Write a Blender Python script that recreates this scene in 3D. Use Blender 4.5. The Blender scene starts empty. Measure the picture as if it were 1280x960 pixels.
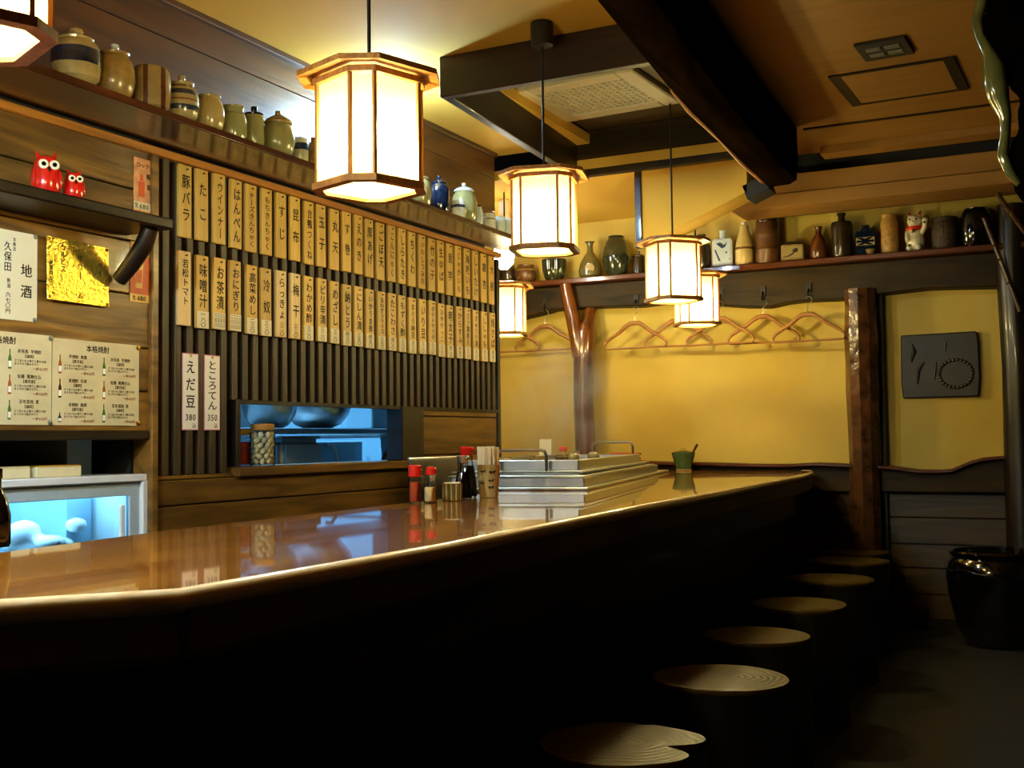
import bpy, bmesh, math, random
from mathutils import Vector, Matrix, Euler
random.seed(7)
PI = math.pi
S = bpy.context.scene
COL = S.collection

# ------------------------------------------------------------------ camera, world, exposure
HC = 1.05
th, pit, ro = math.atan(715 / 1420), math.atan(70 / 1420), 0.012
fw = Vector((-math.sin(th) * math.cos(pit), math.cos(th) * math.cos(pit), math.sin(pit)))
r0 = Vector((math.cos(th), math.sin(th), 0))
u0 = r0.cross(fw)
up = u0 * math.cos(ro) + r0 * math.sin(ro)
rt = r0 * math.cos(ro) - u0 * math.sin(ro)
cd = bpy.data.cameras.new('camera')
cam = bpy.data.objects.new('camera', cd)
COL.objects.link(cam)
M3 = Matrix((rt, up, -fw)).transposed()
cam.matrix_world = Matrix.Translation((0, 0, HC)) @ M3.to_4x4()
cd.sensor_fit = 'HORIZONTAL'
cd.sensor_width = 36
cd.lens = 36 * 1420 / 1280
cd.clip_start = 0.02
S.camera = cam
w = bpy.data.worlds.new('world')
S.world = w
w.use_nodes = True
w.node_tree.nodes['Background'].inputs[0].default_value = (1.0, 0.8, 0.55, 1)
w.node_tree.nodes['Background'].inputs[1].default_value = 0.002
vs = S.view_settings
vs.view_transform = 'Standard'
vs.look = 'None'
vs.gamma = 1
vs.use_curve_mapping = False
vs.exposure = 0.0
S.cycles.use_denoising = True
S.cycles.max_bounces = 10
S.cycles.transparent_max_bounces = 16
S.cycles.sample_clamp_indirect = 10.0
S.cycles.caustics_reflective = False
S.cycles.caustics_refractive = False
LANTERN_W = 50.0
LANTERN_COL = (1.0, 0.91, 0.44)
COOL = (0.50, 0.76, 1.0)


# ------------------------------------------------------------------ materials
def hexc(h):
    h = h.lstrip('#')
    o = []
    for i in (0, 2, 4):
        v = int(h[i:i + 2], 16) / 255
        o.append(v / 12.92 if v <= 0.04045 else ((v + 0.055) / 1.055) ** 2.4)
    return (*o, 1)


def c4(c):
    return hexc(c) if isinstance(c, str) else (*c[:3], 1)


def newmat(name):
    m = bpy.data.materials.new(name)
    m.use_nodes = True
    nt = m.node_tree
    b = nt.nodes['Principled BSDF']
    return m, nt, b


def N(nt, t, **kw):
    n = nt.nodes.new(t)
    for k, v in kw.items():
        setattr(n, k, v)
    return n


def ramp(nt, stops, const=False):
    n = N(nt, 'ShaderNodeValToRGB')
    cr = n.color_ramp
    if const:
        cr.interpolation = 'CONSTANT'
    while len(cr.elements) < len(stops):
        cr.elements.new(0.5)
    for e, (p, c) in zip(cr.elements, stops):
        e.position = p
        e.color = c4(c)
    return n


def coords(nt, scale=(1, 1, 1)):
    t = N(nt, 'ShaderNodeTexCoord')
    mp = N(nt, 'ShaderNodeMapping')
    mp.inputs['Scale'].default_value = scale
    nt.links.new(t.outputs['Object'], mp.inputs['Vector'])
    return mp.outputs['Vector']


def plain(name, c, rough=0.5, metal=0.0, var=0.12, coat=0.0, scale=14, bump=0.0, spec=0.5):
    m, nt, b = newmat(name)
    L = nt.links.new
    v = coords(nt)
    nz = N(nt, 'ShaderNodeTexNoise')
    nz.inputs['Scale'].default_value = scale
    nz.inputs['Detail'].default_value = 4
    L(v, nz.inputs['Vector'])
    c = c4(c)
    lo = tuple(x * (1 - var) for x in c[:3])
    hi = tuple(min(1, x * (1 + var)) for x in c[:3])
    r = ramp(nt, [(0.3, lo), (0.7, hi)])
    L(nz.outputs['Fac'], r.inputs['Fac'])
    L(r.outputs['Color'], b.inputs['Base Color'])
    b.inputs['Roughness'].default_value = rough
    b.inputs['Metallic'].default_value = metal
    b.inputs['Coat Weight'].default_value = coat
    b.inputs['Specular IOR Level'].default_value = spec
    if bump:
        bp = N(nt, 'ShaderNodeBump')
        bp.inputs['Strength'].default_value = bump
        bp.inputs['Distance'].default_value = 0.01
        L(nz.outputs['Fac'], bp.inputs['Height'])
        L(bp.outputs['Normal'], b.inputs['Normal'])
    return m


def wood(name, dark, light, axis=1, scale=9, rough=0.45, coat=0.0, stretch=0.09, rnd=0.25, bump=0.15, spec=0.5, coat_rough=0.05):
    m, nt, b = newmat(name)
    L = nt.links.new
    sc = [1, 1, 1]
    sc[axis] = stretch
    v = coords(nt, sc)
    oi = N(nt, 'ShaderNodeObjectInfo')
    ad = N(nt, 'ShaderNodeVectorMath', operation='ADD')
    sv = N(nt, 'ShaderNodeVectorMath', operation='SCALE')
    cb = N(nt, 'ShaderNodeCombineXYZ')
    for i in range(3):
        L(oi.outputs['Random'], cb.inputs[i])
    L(cb.outputs[0], sv.inputs[0])
    sv.inputs['Scale'].default_value = 7.3
    L(v, ad.inputs[0])
    L(sv.outputs[0], ad.inputs[1])
    nz = N(nt, 'ShaderNodeTexNoise')
    nz.inputs['Scale'].default_value = scale
    nz.inputs['Detail'].default_value = 3
    nz.inputs['Distortion'].default_value = 0.6
    L(ad.outputs[0], nz.inputs['Vector'])
    # growth rings: noise value repeated
    mul = N(nt, 'ShaderNodeMath', operation='MULTIPLY')
    mul.inputs[1].default_value = 9.0
    L(nz.outputs['Fac'], mul.inputs[0])
    fr = N(nt, 'ShaderNodeMath', operation='PINGPONG')
    fr.inputs[1].default_value = 1.0
    L(mul.outputs[0], fr.inputs[0])
    fine = N(nt, 'ShaderNodeTexNoise')
    fine.inputs['Scale'].default_value = scale * 9
    fine.inputs['Detail'].default_value = 2
    L(ad.outputs[0], fine.inputs['Vector'])
    mx = N(nt, 'ShaderNodeMath', operation='MULTIPLY_ADD')
    L(fine.outputs['Fac'], mx.inputs[0])
    mx.inputs[1].default_value = 0.7
    L(fr.outputs[0], mx.inputs[2])
    hv = N(nt, 'ShaderNodeMath', operation='MULTIPLY')
    hv.inputs[1].default_value = 0.6
    L(mx.outputs[0], hv.inputs[0])
    r = ramp(nt, [(0.1, dark), (0.9, light)])
    L(hv.outputs[0], r.inputs['Fac'])
    hs = N(nt, 'ShaderNodeHueSaturation')
    vr = N(nt, 'ShaderNodeMapRange')
    vr.inputs['To Min'].default_value = 1 - rnd
    vr.inputs['To Max'].default_value = 1 + rnd
    L(oi.outputs['Random'], vr.inputs['Value'])
    L(vr.outputs[0], hs.inputs['Value'])
    L(r.outputs['Color'], hs.inputs['Color'])
    L(hs.outputs['Color'], b.inputs['Base Color'])
    b.inputs['Roughness'].default_value = rough
    b.inputs['Coat Weight'].default_value = coat
    b.inputs['Coat Roughness'].default_value = coat_rough
    b.inputs['Specular IOR Level'].default_value = spec
    if bump:
        bp = N(nt, 'ShaderNodeBump')
        bp.inputs['Strength'].default_value = bump
        bp.inputs['Distance'].default_value = 0.004
        L(mx.outputs[0], bp.inputs['Height'])
        L(bp.outputs['Normal'], b.inputs['Normal'])
    return m


def bands(name, stops, axis=2, rough=0.25, blotch=0.15, coat=0.5):
    """glaze painted in bands along an axis; stops = [(metres, colour), ...]"""
    m, nt, b = newmat(name)
    L = nt.links.new
    t = N(nt, 'ShaderNodeTexCoord')
    sx = N(nt, 'ShaderNodeSeparateXYZ')
    L(t.outputs['Object'], sx.inputs[0])
    nz = N(nt, 'ShaderNodeTexNoise')
    nz.inputs['Scale'].default_value = 40
    L(t.outputs['Object'], nz.inputs['Vector'])
    ma = N(nt, 'ShaderNodeMath', operation='MULTIPLY_ADD')
    L(nz.outputs['Fac'], ma.inputs[0])
    ma.inputs[1].default_value = 0.004
    L(sx.outputs[axis], ma.inputs[2])
    mr = N(nt, 'ShaderNodeMapRange')
    mr.inputs['From Min'].default_value = -0.15
    mr.inputs['From Max'].default_value = 0.35
    L(ma.outputs[0], mr.inputs['Value'])
    r = ramp(nt, [((z + 0.15) / 0.5, c) for z, c in stops], const=True)
    L(mr.outputs[0], r.inputs['Fac'])
    hs = N(nt, 'ShaderNodeHueSaturation')
    vr = N(nt, 'ShaderNodeMapRange')
    vr.inputs['To Min'].default_value = 1 - blotch * 2
    vr.inputs['To Max'].default_value = 1 + blotch * 2
    n2 = N(nt, 'ShaderNodeTexNoise')
    n2.inputs['Scale'].default_value = 22
    L(t.outputs['Object'], n2.inputs['Vector'])
    L(n2.outputs['Fac'], vr.inputs['Value'])
    L(vr.outputs[0], hs.inputs['Value'])
    L(r.outputs['Color'], hs.inputs['Color'])
    L(hs.outputs['Color'], b.inputs['Base Color'])
    b.inputs['Roughness'].default_value = rough
    b.inputs['Coat Weight'].default_value = coat
    b.inputs['Coat Roughness'].default_value = 0.08
    return m


def glow(name, c, s):
    m, nt, b = newmat(name)
    b.inputs['Base Color'].default_value = c4(c)
    b.inputs['Emission Color'].default_value = c4(c)
    b.inputs['Emission Strength'].default_value = s
    return m


def paper_shade(name, tint=(0.62, 0.50, 0.26), clear=0.5):
    m = bpy.data.materials.new(name)
    m.use_nodes = True
    nt = m.node_tree
    nt.nodes.clear()
    L = nt.links.new
    out = N(nt, 'ShaderNodeOutputMaterial')
    tr = N(nt, 'ShaderNodeBsdfTranslucent')
    df = N(nt, 'ShaderNodeBsdfDiffuse')
    tp = N(nt, 'ShaderNodeBsdfTransparent')
    v = coords(nt, (60, 60, 14))
    nz = N(nt, 'ShaderNodeTexNoise')
    nz.inputs['Scale'].default_value = 1.5
    L(v, nz.inputs['Vector'])
    r = ramp(nt, [(0.3, tuple(x * 0.92 for x in tint)), (0.7, tint)])
    L(nz.outputs['Fac'], r.inputs['Fac'])
    L(r.outputs['Color'], tr.inputs['Color'])
    df.inputs['Color'].default_value = (*tint, 1)
    tp.inputs['Color'].default_value = (0.95, 0.9, 0.8, 1)
    a = N(nt, 'ShaderNodeMixShader')
    a.inputs[0].default_value = 0.25
    L(tr.outputs[0], a.inputs[1])
    L(df.outputs[0], a.inputs[2])
    b = N(nt, 'ShaderNodeMixShader')
    b.inputs[0].default_value = clear
    L(a.outputs[0], b.inputs[1])
    L(tp.outputs[0], b.inputs[2])
    L(b.outputs[0], out.inputs['Surface'])
    return m


def glass(name, c=(0.95, 0.97, 0.97), alpha=0.18, rough=0.04):
    """thin glass: mostly clear with a glossy film"""
    m = bpy.data.materials.new(name)
    m.use_nodes = True
    nt = m.node_tree
    nt.nodes.clear()
    L = nt.links.new
    out = N(nt, 'ShaderNodeOutputMaterial')
    tp = N(nt, 'ShaderNodeBsdfTransparent')
    tp.inputs[0].default_value = c4(c)
    gl = N(nt, 'ShaderNodeBsdfGlossy')
    gl.inputs['Roughness'].default_value = rough
    fz = N(nt, 'ShaderNodeLayerWeight')
    fz.inputs[0].default_value = alpha
    mx = N(nt, 'ShaderNodeMixShader')
    L(fz.outputs['Fresnel'], mx.inputs[0])
    L(tp.outputs[0], mx.inputs[1])
    L(gl.outputs[0], mx.inputs[2])
    L(mx.outputs[0], out.inputs['Surface'])
    return m


M = {}
M['plaster'] = plain('ochre plaster', '#c8ae56', 0.9, var=0.10, scale=2.2, spec=0.1)
M['ceil_cream'] = plain('cream board ceiling', '#d8b04c', 0.8, var=0.05, scale=1.5, spec=0.2)
M['ceil_tan'] = wood('tan plywood ceiling', '#8a6224', '#98702e', 0, 5, 0.55, rnd=0.02, bump=0.02)
M['wall_wood'] = wood('brown wall boards', '#48300f', '#8a6226', 1, 8, 0.38, coat=0.25, rnd=0.18)
M['wall_wood_x'] = wood('brown wall boards across', '#241708', '#4c3514', 0, 8, 0.45, coat=0.15, rnd=0.15)
M['upper_wood'] = wood('reddish upper boards', '#3a210c', '#5e3b16', 1, 7, 0.42, coat=0.2, rnd=0.08)
M['dark_wood'] = wood('smoked dark wood', '#0e0904', '#26190a', 1, 9, 0.45, coat=0.08, spec=0.3, rnd=0.12)
M['dark_wood_x'] = wood('smoked dark wood across', '#171003', '#38280a', 0, 9, 0.6, coat=0.0, spec=0.2, rnd=0.1)
M['dark_wood_z'] = wood('smoked dark wood upright', '#0d0703', '#201308', 2, 9, 0.38, coat=0.2, rnd=0.15)
M['box_panel'] = plain('olive brown box lining', '#4e4020', 0.6, var=0.15, scale=3)
M['box_wood'] = wood('dark maroon board', '#1c0d05', '#33190a', 0, 7, 0.55, rnd=0.02)
M['frame_blue'] = plain('pale blue-grey enamel', '#b4c6d4', 0.35, var=0.03)
M['slat'] = wood('brown lattice slat', '#241808', '#3e2c14', 2, 14, 0.5, coat=0.0, rnd=0.2)
M['red_wood'] = wood('red brown lacquered log', '#341806', '#6e3c12', 2, 10, 0.25, coat=0.5, rnd=0.1, bump=0.3)
M['shelf_red'] = wood('red brown shelf board', '#2c1408', '#4c240e', 1, 9, 0.3, coat=0.3, rnd=0.05)
M['shelf_red_x'] = wood('red brown shelf board across', '#38190a', '#5c2c12', 0, 9, 0.25, coat=0.3, rnd=0.05)
M['trim_gold'] = wood('honey wood strip', '#8a571c', '#b5772a', 1, 10, 0.4, rnd=0.05)
M['counter'] = wood('varnished honey counter slab', '#8f4c12', '#b87426', 1, 7, 0.18, coat=1.0, stretch=0.06, rnd=0.04, bump=0.02, coat_rough=0.03)
M['lamp_wood'] = wood('lantern cedar', '#7a4a18', '#b07a34', 1, 30, 0.5, rnd=0.05, stretch=0.2)
M['lamp_frame'] = wood('lantern dark cedar frame', '#7a4c1a', '#a06c2c', 2, 30, 0.5, rnd=0.05)
M['plate'] = wood('aged menu board', '#c69c42', '#d9b45c', 1, 20, 0.45, rnd=0.14, stretch=0.05, bump=0.03)
M['plate_new'] = wood('newer menu board', '#d6b478', '#e8cc98', 1, 20, 0.45, rnd=0.08, stretch=0.05, bump=0.03)
M['slip'] = plain('pale price slip', '#e6dcc0', 0.6, var=0.04)
M['hanger'] = wood('tan wooden hanger', '#84582a', '#a06e38', 0, 20, 0.4, rnd=0.12)
M['ink'] = plain('black brush ink', '#120e0a', 0.6, var=0.1)
M['ink_red'] = plain('red print', '#9a2414', 0.6, var=0.1)
M['ink_grey'] = plain('grey print', '#3c3830', 0.7, var=0.1)
M['paper'] = plain('cream paper', '#e8e2c2', 0.7, var=0.03, scale=5)
M['paper_kraft'] = plain('mottled parchment paper', '#d9cda4', 0.7, var=0.08, scale=12)
M['paper_white'] = plain('white card', '#f4f2ee', 0.6, var=0.02)
M['pink'] = plain('pink card border', '#c9859a', 0.6)
M['white'] = plain('white enamel', '#eef2f6', 0.3, var=0.02, coat=0.4)
M['off_white'] = plain('off-white plastic', '#dcd6bc', 0.5, var=0.03)
M['black'] = plain('matte black', '#0b0a09', 0.6, var=0.2)
M['black_gloss'] = plain('black glaze', '#0a0705', 0.12, var=0.3, coat=0.8)
M['metal'] = plain('brushed steel', '#b8bcc0', 0.28, metal=1.0, var=0.08, scale=30)
M['steel_dull'] = plain('dull steel', '#9aa0a4', 0.42, metal=0.9, var=0.12, scale=8)
M['brass'] = plain('brass pin', '#b58a3a', 0.3, metal=1.0)
M['tile'] = plain('pale kitchen panel', '#8fb0c2', 0.4, var=0.12, scale=3)
M['concrete'] = plain('dark concrete floor', '#16140f', 0.7, var=0.35, scale=3, bump=0.1)
M['red_glaze'] = plain('red glaze', '#c01e10', 0.18, var=0.1, coat=0.6)
M['red_plastic'] = plain('red plastic cap', '#d0200e', 0.35, var=0.05)
M['glass'] = glass('clear glass')
M['glass_cool'] = glass('cool showcase glass', (0.80, 0.93, 0.98), 0.25)
M['soy'] = plain('dark soy sauce', '#0e0603', 0.1, coat=0.8)
M['spice'] = plain('red pepper powder', '#a83c10', 0.8, var=0.2, scale=80)
M['salt'] = plain('pale sesame', '#d9bd84', 0.8, var=0.15, scale=120)
M['pickle'] = plain('red pickles', '#a02a20', 0.4, var=0.5, scale=60)
M['garlic'] = plain('pale garlic clove', '#d8cba0', 0.5, var=0.12, scale=30)
M['yellow'] = plain('yellow lid', '#c89a2c', 0.5)
M['green'] = plain('green glaze', '#2f5a34', 0.2, var=0.3, coat=0.7, scale=20)
M['napkin'] = plain('white napkin', '#f0efe6', 0.8, var=0.03)
M['chop'] = plain('pale chopstick wood', '#f0e6c8', 0.6, var=0.06)
M['shade'] = paper_shade('lantern washi paper')
M['cord'] = plain('black cord', '#15100a', 0.6)
M['lacquer'] = plain('old dark lacquer panel', '#160c09', 0.5, var=0.5, coat=0.0, scale=10, bump=0.2)
M['burl'] = plain('blackened driftwood', '#060403', 0.8, var=0.5, scale=9, bump=0.8, spec=0.0)
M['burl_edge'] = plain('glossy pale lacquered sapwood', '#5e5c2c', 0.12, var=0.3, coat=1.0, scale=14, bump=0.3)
M['bamboo'] = wood('thin brown bamboo', '#3a240c', '#5c3e18', 2, 30, 0.35, coat=0.3)
M['tube_cool'] = glow('cool fluorescent tube', (0.50, 0.76, 1.0), 800)
M['tube_kitchen'] = glow('cool kitchen tube', (0.20, 0.58, 1.0), 800)
M['tube_fill'] = glow('added cool fill tube', (0.64, 0.86, 1.0), 950)
M['tube_warm'] = glow('warm white lamp', (1.0, 0.93, 0.72), 60)
M['showcase_tube'] = glow('cool showcase strip', (0.40, 0.76, 1.0), 7)


# ------------------------------------------------------------------ mesh builder
class MB:
    def __init__(s):
        s.v, s.f = [], []

    def add(s, vv, ff, mt=None):
        k = len(s.v)
        s.v += [tuple(mt @ Vector(p)) if mt else tuple(p) for p in vv]
        s.f += [tuple(i + k for i in q) for q in ff]
        return s

    def box(s, c, d, rot=None):
        x, y, z = d[0] / 2, d[1] / 2, d[2] / 2
        vv = [(a * x, b * y, e * z) for a in (-1, 1) for b in (-1, 1) for e in (-1, 1)]
        ff = [(0, 1, 3, 2), (4, 6, 7, 5), (0, 4, 5, 1), (2, 3, 7, 6), (0, 2, 6, 4), (1, 5, 7, 3)]
        mt = Matrix.Translation(c)
        if rot:
            mt = mt @ Euler(rot).to_matrix().to_4x4()
        return s.add(vv, ff, mt)

    def span(s, x0, x1, y0, y1, z0, z1):
        return s.box(((x0 + x1) / 2, (y0 + y1) / 2, (z0 + z1) / 2), (x1 - x0, y1 - y0, z1 - z0))

    def prism(s, poly, c0, c1, f=None):
        f = f or (lambda a, b, c: (a, b, c))
        n = len(poly)
        vv = [f(a, b, c0) for a, b in poly] + [f(a, b, c1) for a, b in poly]
        ff = [tuple(range(n)), tuple(range(2 * n - 1, n - 1, -1))]
        ff += [(i, i + n, (i + 1) % n + n, (i + 1) % n) for i in range(n)]
        return s.add(vv, ff)

    def lathe(s, prof, n=24, c=(0, 0, 0), sx=1, sy=1, mt=None, wob=None):
        vv, ff = [], []
        for j, (r, z) in enumerate(prof):
            for i in range(n):
                a = 2 * PI * i / n
                k = wob(a, z) if wob else 1
                vv.append((c[0] + r * k * math.cos(a) * sx, c[1] + r * k * math.sin(a) * sy, c[2] + z))
        m = len(prof)
        for j in range(m - 1):
            for i in range(n):
                i2 = (i + 1) % n
                ff.append((j * n + i, j * n + i2, (j + 1) * n + i2, (j + 1) * n + i))
        if prof[0][0] > 1e-6:
            ff.append(tuple(range(n - 1, -1, -1)))
        if prof[-1][0] > 1e-6:
            ff.append(tuple((m - 1) * n + i for i in range(n)))
        return s.add(vv, ff, mt)

    def cyl(s, p0, p1, r, n=12, r1=None):
        return s.tube([p0, p1], [r, r if r1 is None else r1], n)

    def tube(s, pts, rad, n=8, closed=False):
        pts = [Vector(p) for p in pts]
        if not isinstance(rad, (list, tuple)):
            rad = [rad] * len(pts)
        vv, ff = [], []
        m = len(pts)
        prev = None
        for j, p in enumerate(pts):
            if closed:
                t = pts[(j + 1) % m] - pts[j - 1]
            else:
                t = pts[min(j + 1, m - 1)] - pts[max(j - 1, 0)]
            t.normalize()
            if prev is None:
                a = Vector((0, 0, 1)) if abs(t.z) < 0.9 else Vector((1, 0, 0))
                nn = t.cross(a).normalized()
            else:
                nn = (prev - t * prev.dot(t)).normalized()
            prev = nn
            b = t.cross(nn)
            for i in range(n):
                a = 2 * PI * i / n
                vv.append(tuple(p + (nn * math.cos(a) + b * math.sin(a)) * rad[j]))
        lim = m if closed else m - 1
        for j in range(lim):
            j2 = (j + 1) % m
            for i in range(n):
                i2 = (i + 1) % n
                ff.append((j * n + i, j * n + i2, j2 * n + i2, j2 * n + i))
        if not closed:
            ff.append(tuple(range(n - 1, -1, -1)))
            ff.append(tuple((m - 1) * n + i for i in range(n)))
        return s.add(vv, ff)

    def ball(s, c, r, n=14, k=9):
        if not isinstance(r, (list, tuple)):
            r = (r, r, r)
        prof = [(math.sin(PI * j / k), -math.cos(PI * j / k)) for j in range(k + 1)]
        prof[0] = (0.001, -1)
        prof[-1] = (0.001, 1)
        mt = Matrix.Translation(c) @ Matrix.Diagonal((*r, 1))
        return s.lathe(prof, n, mt=mt)


def mesh_of(name, mb, mat, bevel=0, seg=1, smooth=35, merge=True):
    bm = bmesh.new()
    vs_ = [bm.verts.new(p) for p in mb.v]
    for q in mb.f:
        try:
            bm.faces.new([vs_[i] for i in q])
        except ValueError:
            pass
    bmesh.ops.recalc_face_normals(bm, faces=bm.faces)
    if bevel:
        ed = [e for e in bm.edges if len(e.link_faces) == 2 and e.calc_face_angle(0) > 0.6]
        bmesh.ops.bevel(bm, geom=ed, offset=bevel, segments=seg, affect='EDGES', clamp_overlap=True)
    me = bpy.data.meshes.new(name)
    bm.to_mesh(me)
    bm.free()
    if mat:
        me.materials.append(M[mat] if isinstance(mat, str) else mat)
    if smooth:
        for p in me.polygons:
            p.use_smooth = True
        me.set_sharp_from_angle(angle=math.radians(smooth))
    return me


def tagp(o, label=None, cat=None, group=None, kind=None):
    if label:
        o['label'] = label
    if cat:
        o['category'] = cat
    if group:
        o['group'] = group
    if kind:
        o['kind'] = kind
    return o


def put(name, me, parent=None, loc=(0, 0, 0), rot=(0, 0, 0), **kw):
    o = bpy.data.objects.new(name, me)
    COL.objects.link(o)
    o.location = loc
    o.rotation_euler = rot
    if parent:
        o.parent = parent
    return tagp(o, **kw)


def obj(name, mb, mat, parent=None, loc=(0, 0, 0), rot=(0, 0, 0), bevel=0, seg=1, smooth=35, **kw):
    return put(name, mesh_of(name, mb, mat, bevel, seg, smooth), parent, loc, rot, **kw)


def thing(name, label, cat, loc=(0, 0, 0), rot=(0, 0, 0), group=None, kind=None):
    o = bpy.data.objects.new(name, None)
    COL.objects.link(o)
    o.empty_display_size = 0.05
    o.location = loc
    o.rotation_euler = rot
    return tagp(o, label, cat, group, kind)


def dup(o, loc=None, rot=None, label=None, group=None):
    def cp(a, par):
        b = a.copy()
        COL.objects.link(b)
        b.parent = par
        for ch in list(a.children):
            cp(ch, b)
        return b
    r = cp(o, None)
    if loc is not None:
        r.location = loc
    if rot is not None:
        r.rotation_euler = rot
    if label:
        r['label'] = label
    if group:
        r['group'] = group
    return r


def remeshed(name, mb, mat, voxel=0.006, parent=None, loc=(0, 0, 0), rot=(0, 0, 0), sm=4, **kw):
    """joins overlapping lumps into one continuous skin"""
    me = mesh_of(name, mb, None, smooth=0)
    o = bpy.data.objects.new(name, me)
    COL.objects.link(o)
    md = o.modifiers.new('r', 'REMESH')
    md.mode = 'VOXEL'
    md.voxel_size = voxel
    ms = o.modifiers.new('s', 'SMOOTH')
    ms.iterations = sm
    ms.factor = 0.5
    dg = bpy.context.evaluated_depsgraph_get()
    dg.update()
    m2 = bpy.data.meshes.new_from_object(o.evaluated_get(dg))
    bpy.data.objects.remove(o)
    m2.materials.clear()
    m2.materials.append(M[mat])
    for p in m2.polygons:
        p.use_smooth = True
    return put(name, m2, parent, loc, rot, **kw)


# ------------------------------------------------------------------ lettering (outlines of the built-in font)
_tc = bpy.data.curves.new('lettering', 'FONT')
_tc.resolution_u = 2
_to = bpy.data.objects.new('lettering', _tc)
_g = {}


def glyph(ch, bold=0.0):
    k = (ch, bold)
    if k not in _g:
        if _to.name not in COL.objects:
            COL.objects.link(_to)
        _tc.body = ch
        _tc.align_x = 'CENTER'
        _tc.offset = bold
        dg = bpy.context.evaluated_depsgraph_get()
        dg.update()
        me = bpy.data.meshes.new_from_object(_to.evaluated_get(dg))
        _g[k] = ([tuple(v.co) for v in me.vertices], [tuple(p.vertices) for p in me.polygons])
        bpy.data.meshes.remove(me)
    return _g[k]


def all_glyphs(s):
    for ch in s:
        if ch not in ' \n':
            glyph(ch)


def put_char(mb, ch, cx, cy, w_, h_, z, slant=0.0):
    if ch == ' ':
        return
    vv, ff = glyph(ch)
    for dx, dy in ((-0.02, -0.012), (0.02, 0.012)):
        mb.add([(cx + (p[0] + dx) * w_, cy + (p[1] + dy - 0.37) * h_, z) for p in vv], ff)


def vtext(mb, s, cx, ytop, ybot, w_, z=0.0, maxh=1.25):
    n = len(s)
    cell = (ytop - ybot) / n
    h_ = min(cell * 0.98, w_ * maxh)
    for i, ch in enumerate(s):
        put_char(mb, '丨' if ch == 'ー' else ch, cx, ytop - cell * (i + 0.5), w_, h_, z)


def htext(mb, s, x, cy, size, z=0.0, align='L', adv=1.0):
    wd = [(0.58 if ord(ch) < 256 else 1.0) * size * adv for ch in s]
    t = sum(wd)
    if align == 'C':
        x -= t / 2
    if align == 'R':
        x -= t
    for ch, q in zip(s, wd):
        put_char(mb, ch, x + q / 2, cy, size, size, z)
        x += q


def flat_mesh(mb, mat):
    me = bpy.data.meshes.new('lettering')
    me.from_pydata(mb.v, [], mb.f)
    me.materials.append(M[mat])
    return me


LROT = (PI / 2, 0, PI / 2)      # local x,y face of something hung on the left wall
FROT = (PI / 2, 0, 0)           # ... on the far wall

# ------------------------------------------------------------------ setting: floor, ceiling, walls
obj('floor', MB().span(-4.4, 1.8, -1.8, 6.8, -0.1, 0), 'concrete', kind='structure')
ce = thing('ceiling', None, None, kind='structure')
obj('panel', MB().span(-4.4, -2.2, -1.8, 5.28, 2.55, 2.6), 'ceil_cream', ce)
obj('panel', MB().span(-2.2, -1.2, -1.8, 3.8, 2.55, 2.6), 'ceil_cream', ce)
obj('panel', MB().span(-1.2, 1.8, -1.8, 6.05, 2.55, 2.6), 'ceil_tan', ce)
obj('panel', MB().span(-4.4, -1.46, 5.28, 6.7, 2.42, 2.47), 'ceil_cream', ce)
obj('panel', MB().span(-1.46, -1.2, 5.32, 6.05, 2.55, 2.6), 'ceil_tan', ce)
obj('panel', MB().span(-2.32, -1.2, 3.8, 5.30, 2.62, 2.66), 'box_panel', ce)
# seam and light strip near the far wall
obj('strip', MB().span(-1.18, 1.8, 5.53, 5.55, 2.543, 2.549), 'dark_wood_x', ce)
obj('strip', MB().span(-1.18, 1.8, 5.92, 6.05, 2.51, 2.549), 'ceil_tan', ce)

wl = thing('wall_left', None, None, kind='structure')
obj('wall_core', MB().span(-2.9, -2.735, -1.8, 1.8, 0, 2.55).span(-2.9, -2.735, 1.8, 2.75, 1.075, 2.55)
    .span(-2.9, -2.735, 1.8, 2.75, 0, 0.3).span(-2.9, -2.78, 2.75, 3.2, 0, 2.55).span(-2.9, -2.78, 3.2, 4.28, 1.2, 2.55)
    .span(-2.9, -2.735, 3.2, 4.28, 0, 0.931).span(-2.77, -2.735, 4.28, 5.22, 0, 1.2).span(-2.9, -2.78, 4.28, 5.22, 1.2, 2.55), 'black', wl)
zs = [1.075, 1.22, 1.36, 1.53, 1.70, 1.87, 2.02]
for a, b in zip(zs, zs[1:]):
    obj('plank', MB().span(-2.735, -2.705, -1.0, 2.775, a + 0.002, b - 0.002), 'wall_wood', wl, bevel=0.003)
zu = [2.05, 2.24, 2.415, 2.55]
for a, b in zip(zu, zu[1:]):
    obj('plank', MB().span(-2.735, -2.715, -1.0, 5.22, a + 0.0015, b - 0.0015), 'upper_wood', wl, bevel=0.002)
zb = [0.50, 0.62, 0.735, 0.845, 0.9315]
for a, b in zip(zb, zb[1:]):
    obj('plank', MB().span(-2.735, -2.705, 2.76, 4.5, a + 0.002, b - 0.002), 'wall_wood', wl, bevel=0.003)
obj('plank', MB().span(-2.735, -2.705, 2.76, 3.16, 0.932, 0.945), 'wall_wood', wl, bevel=0.002)
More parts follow.
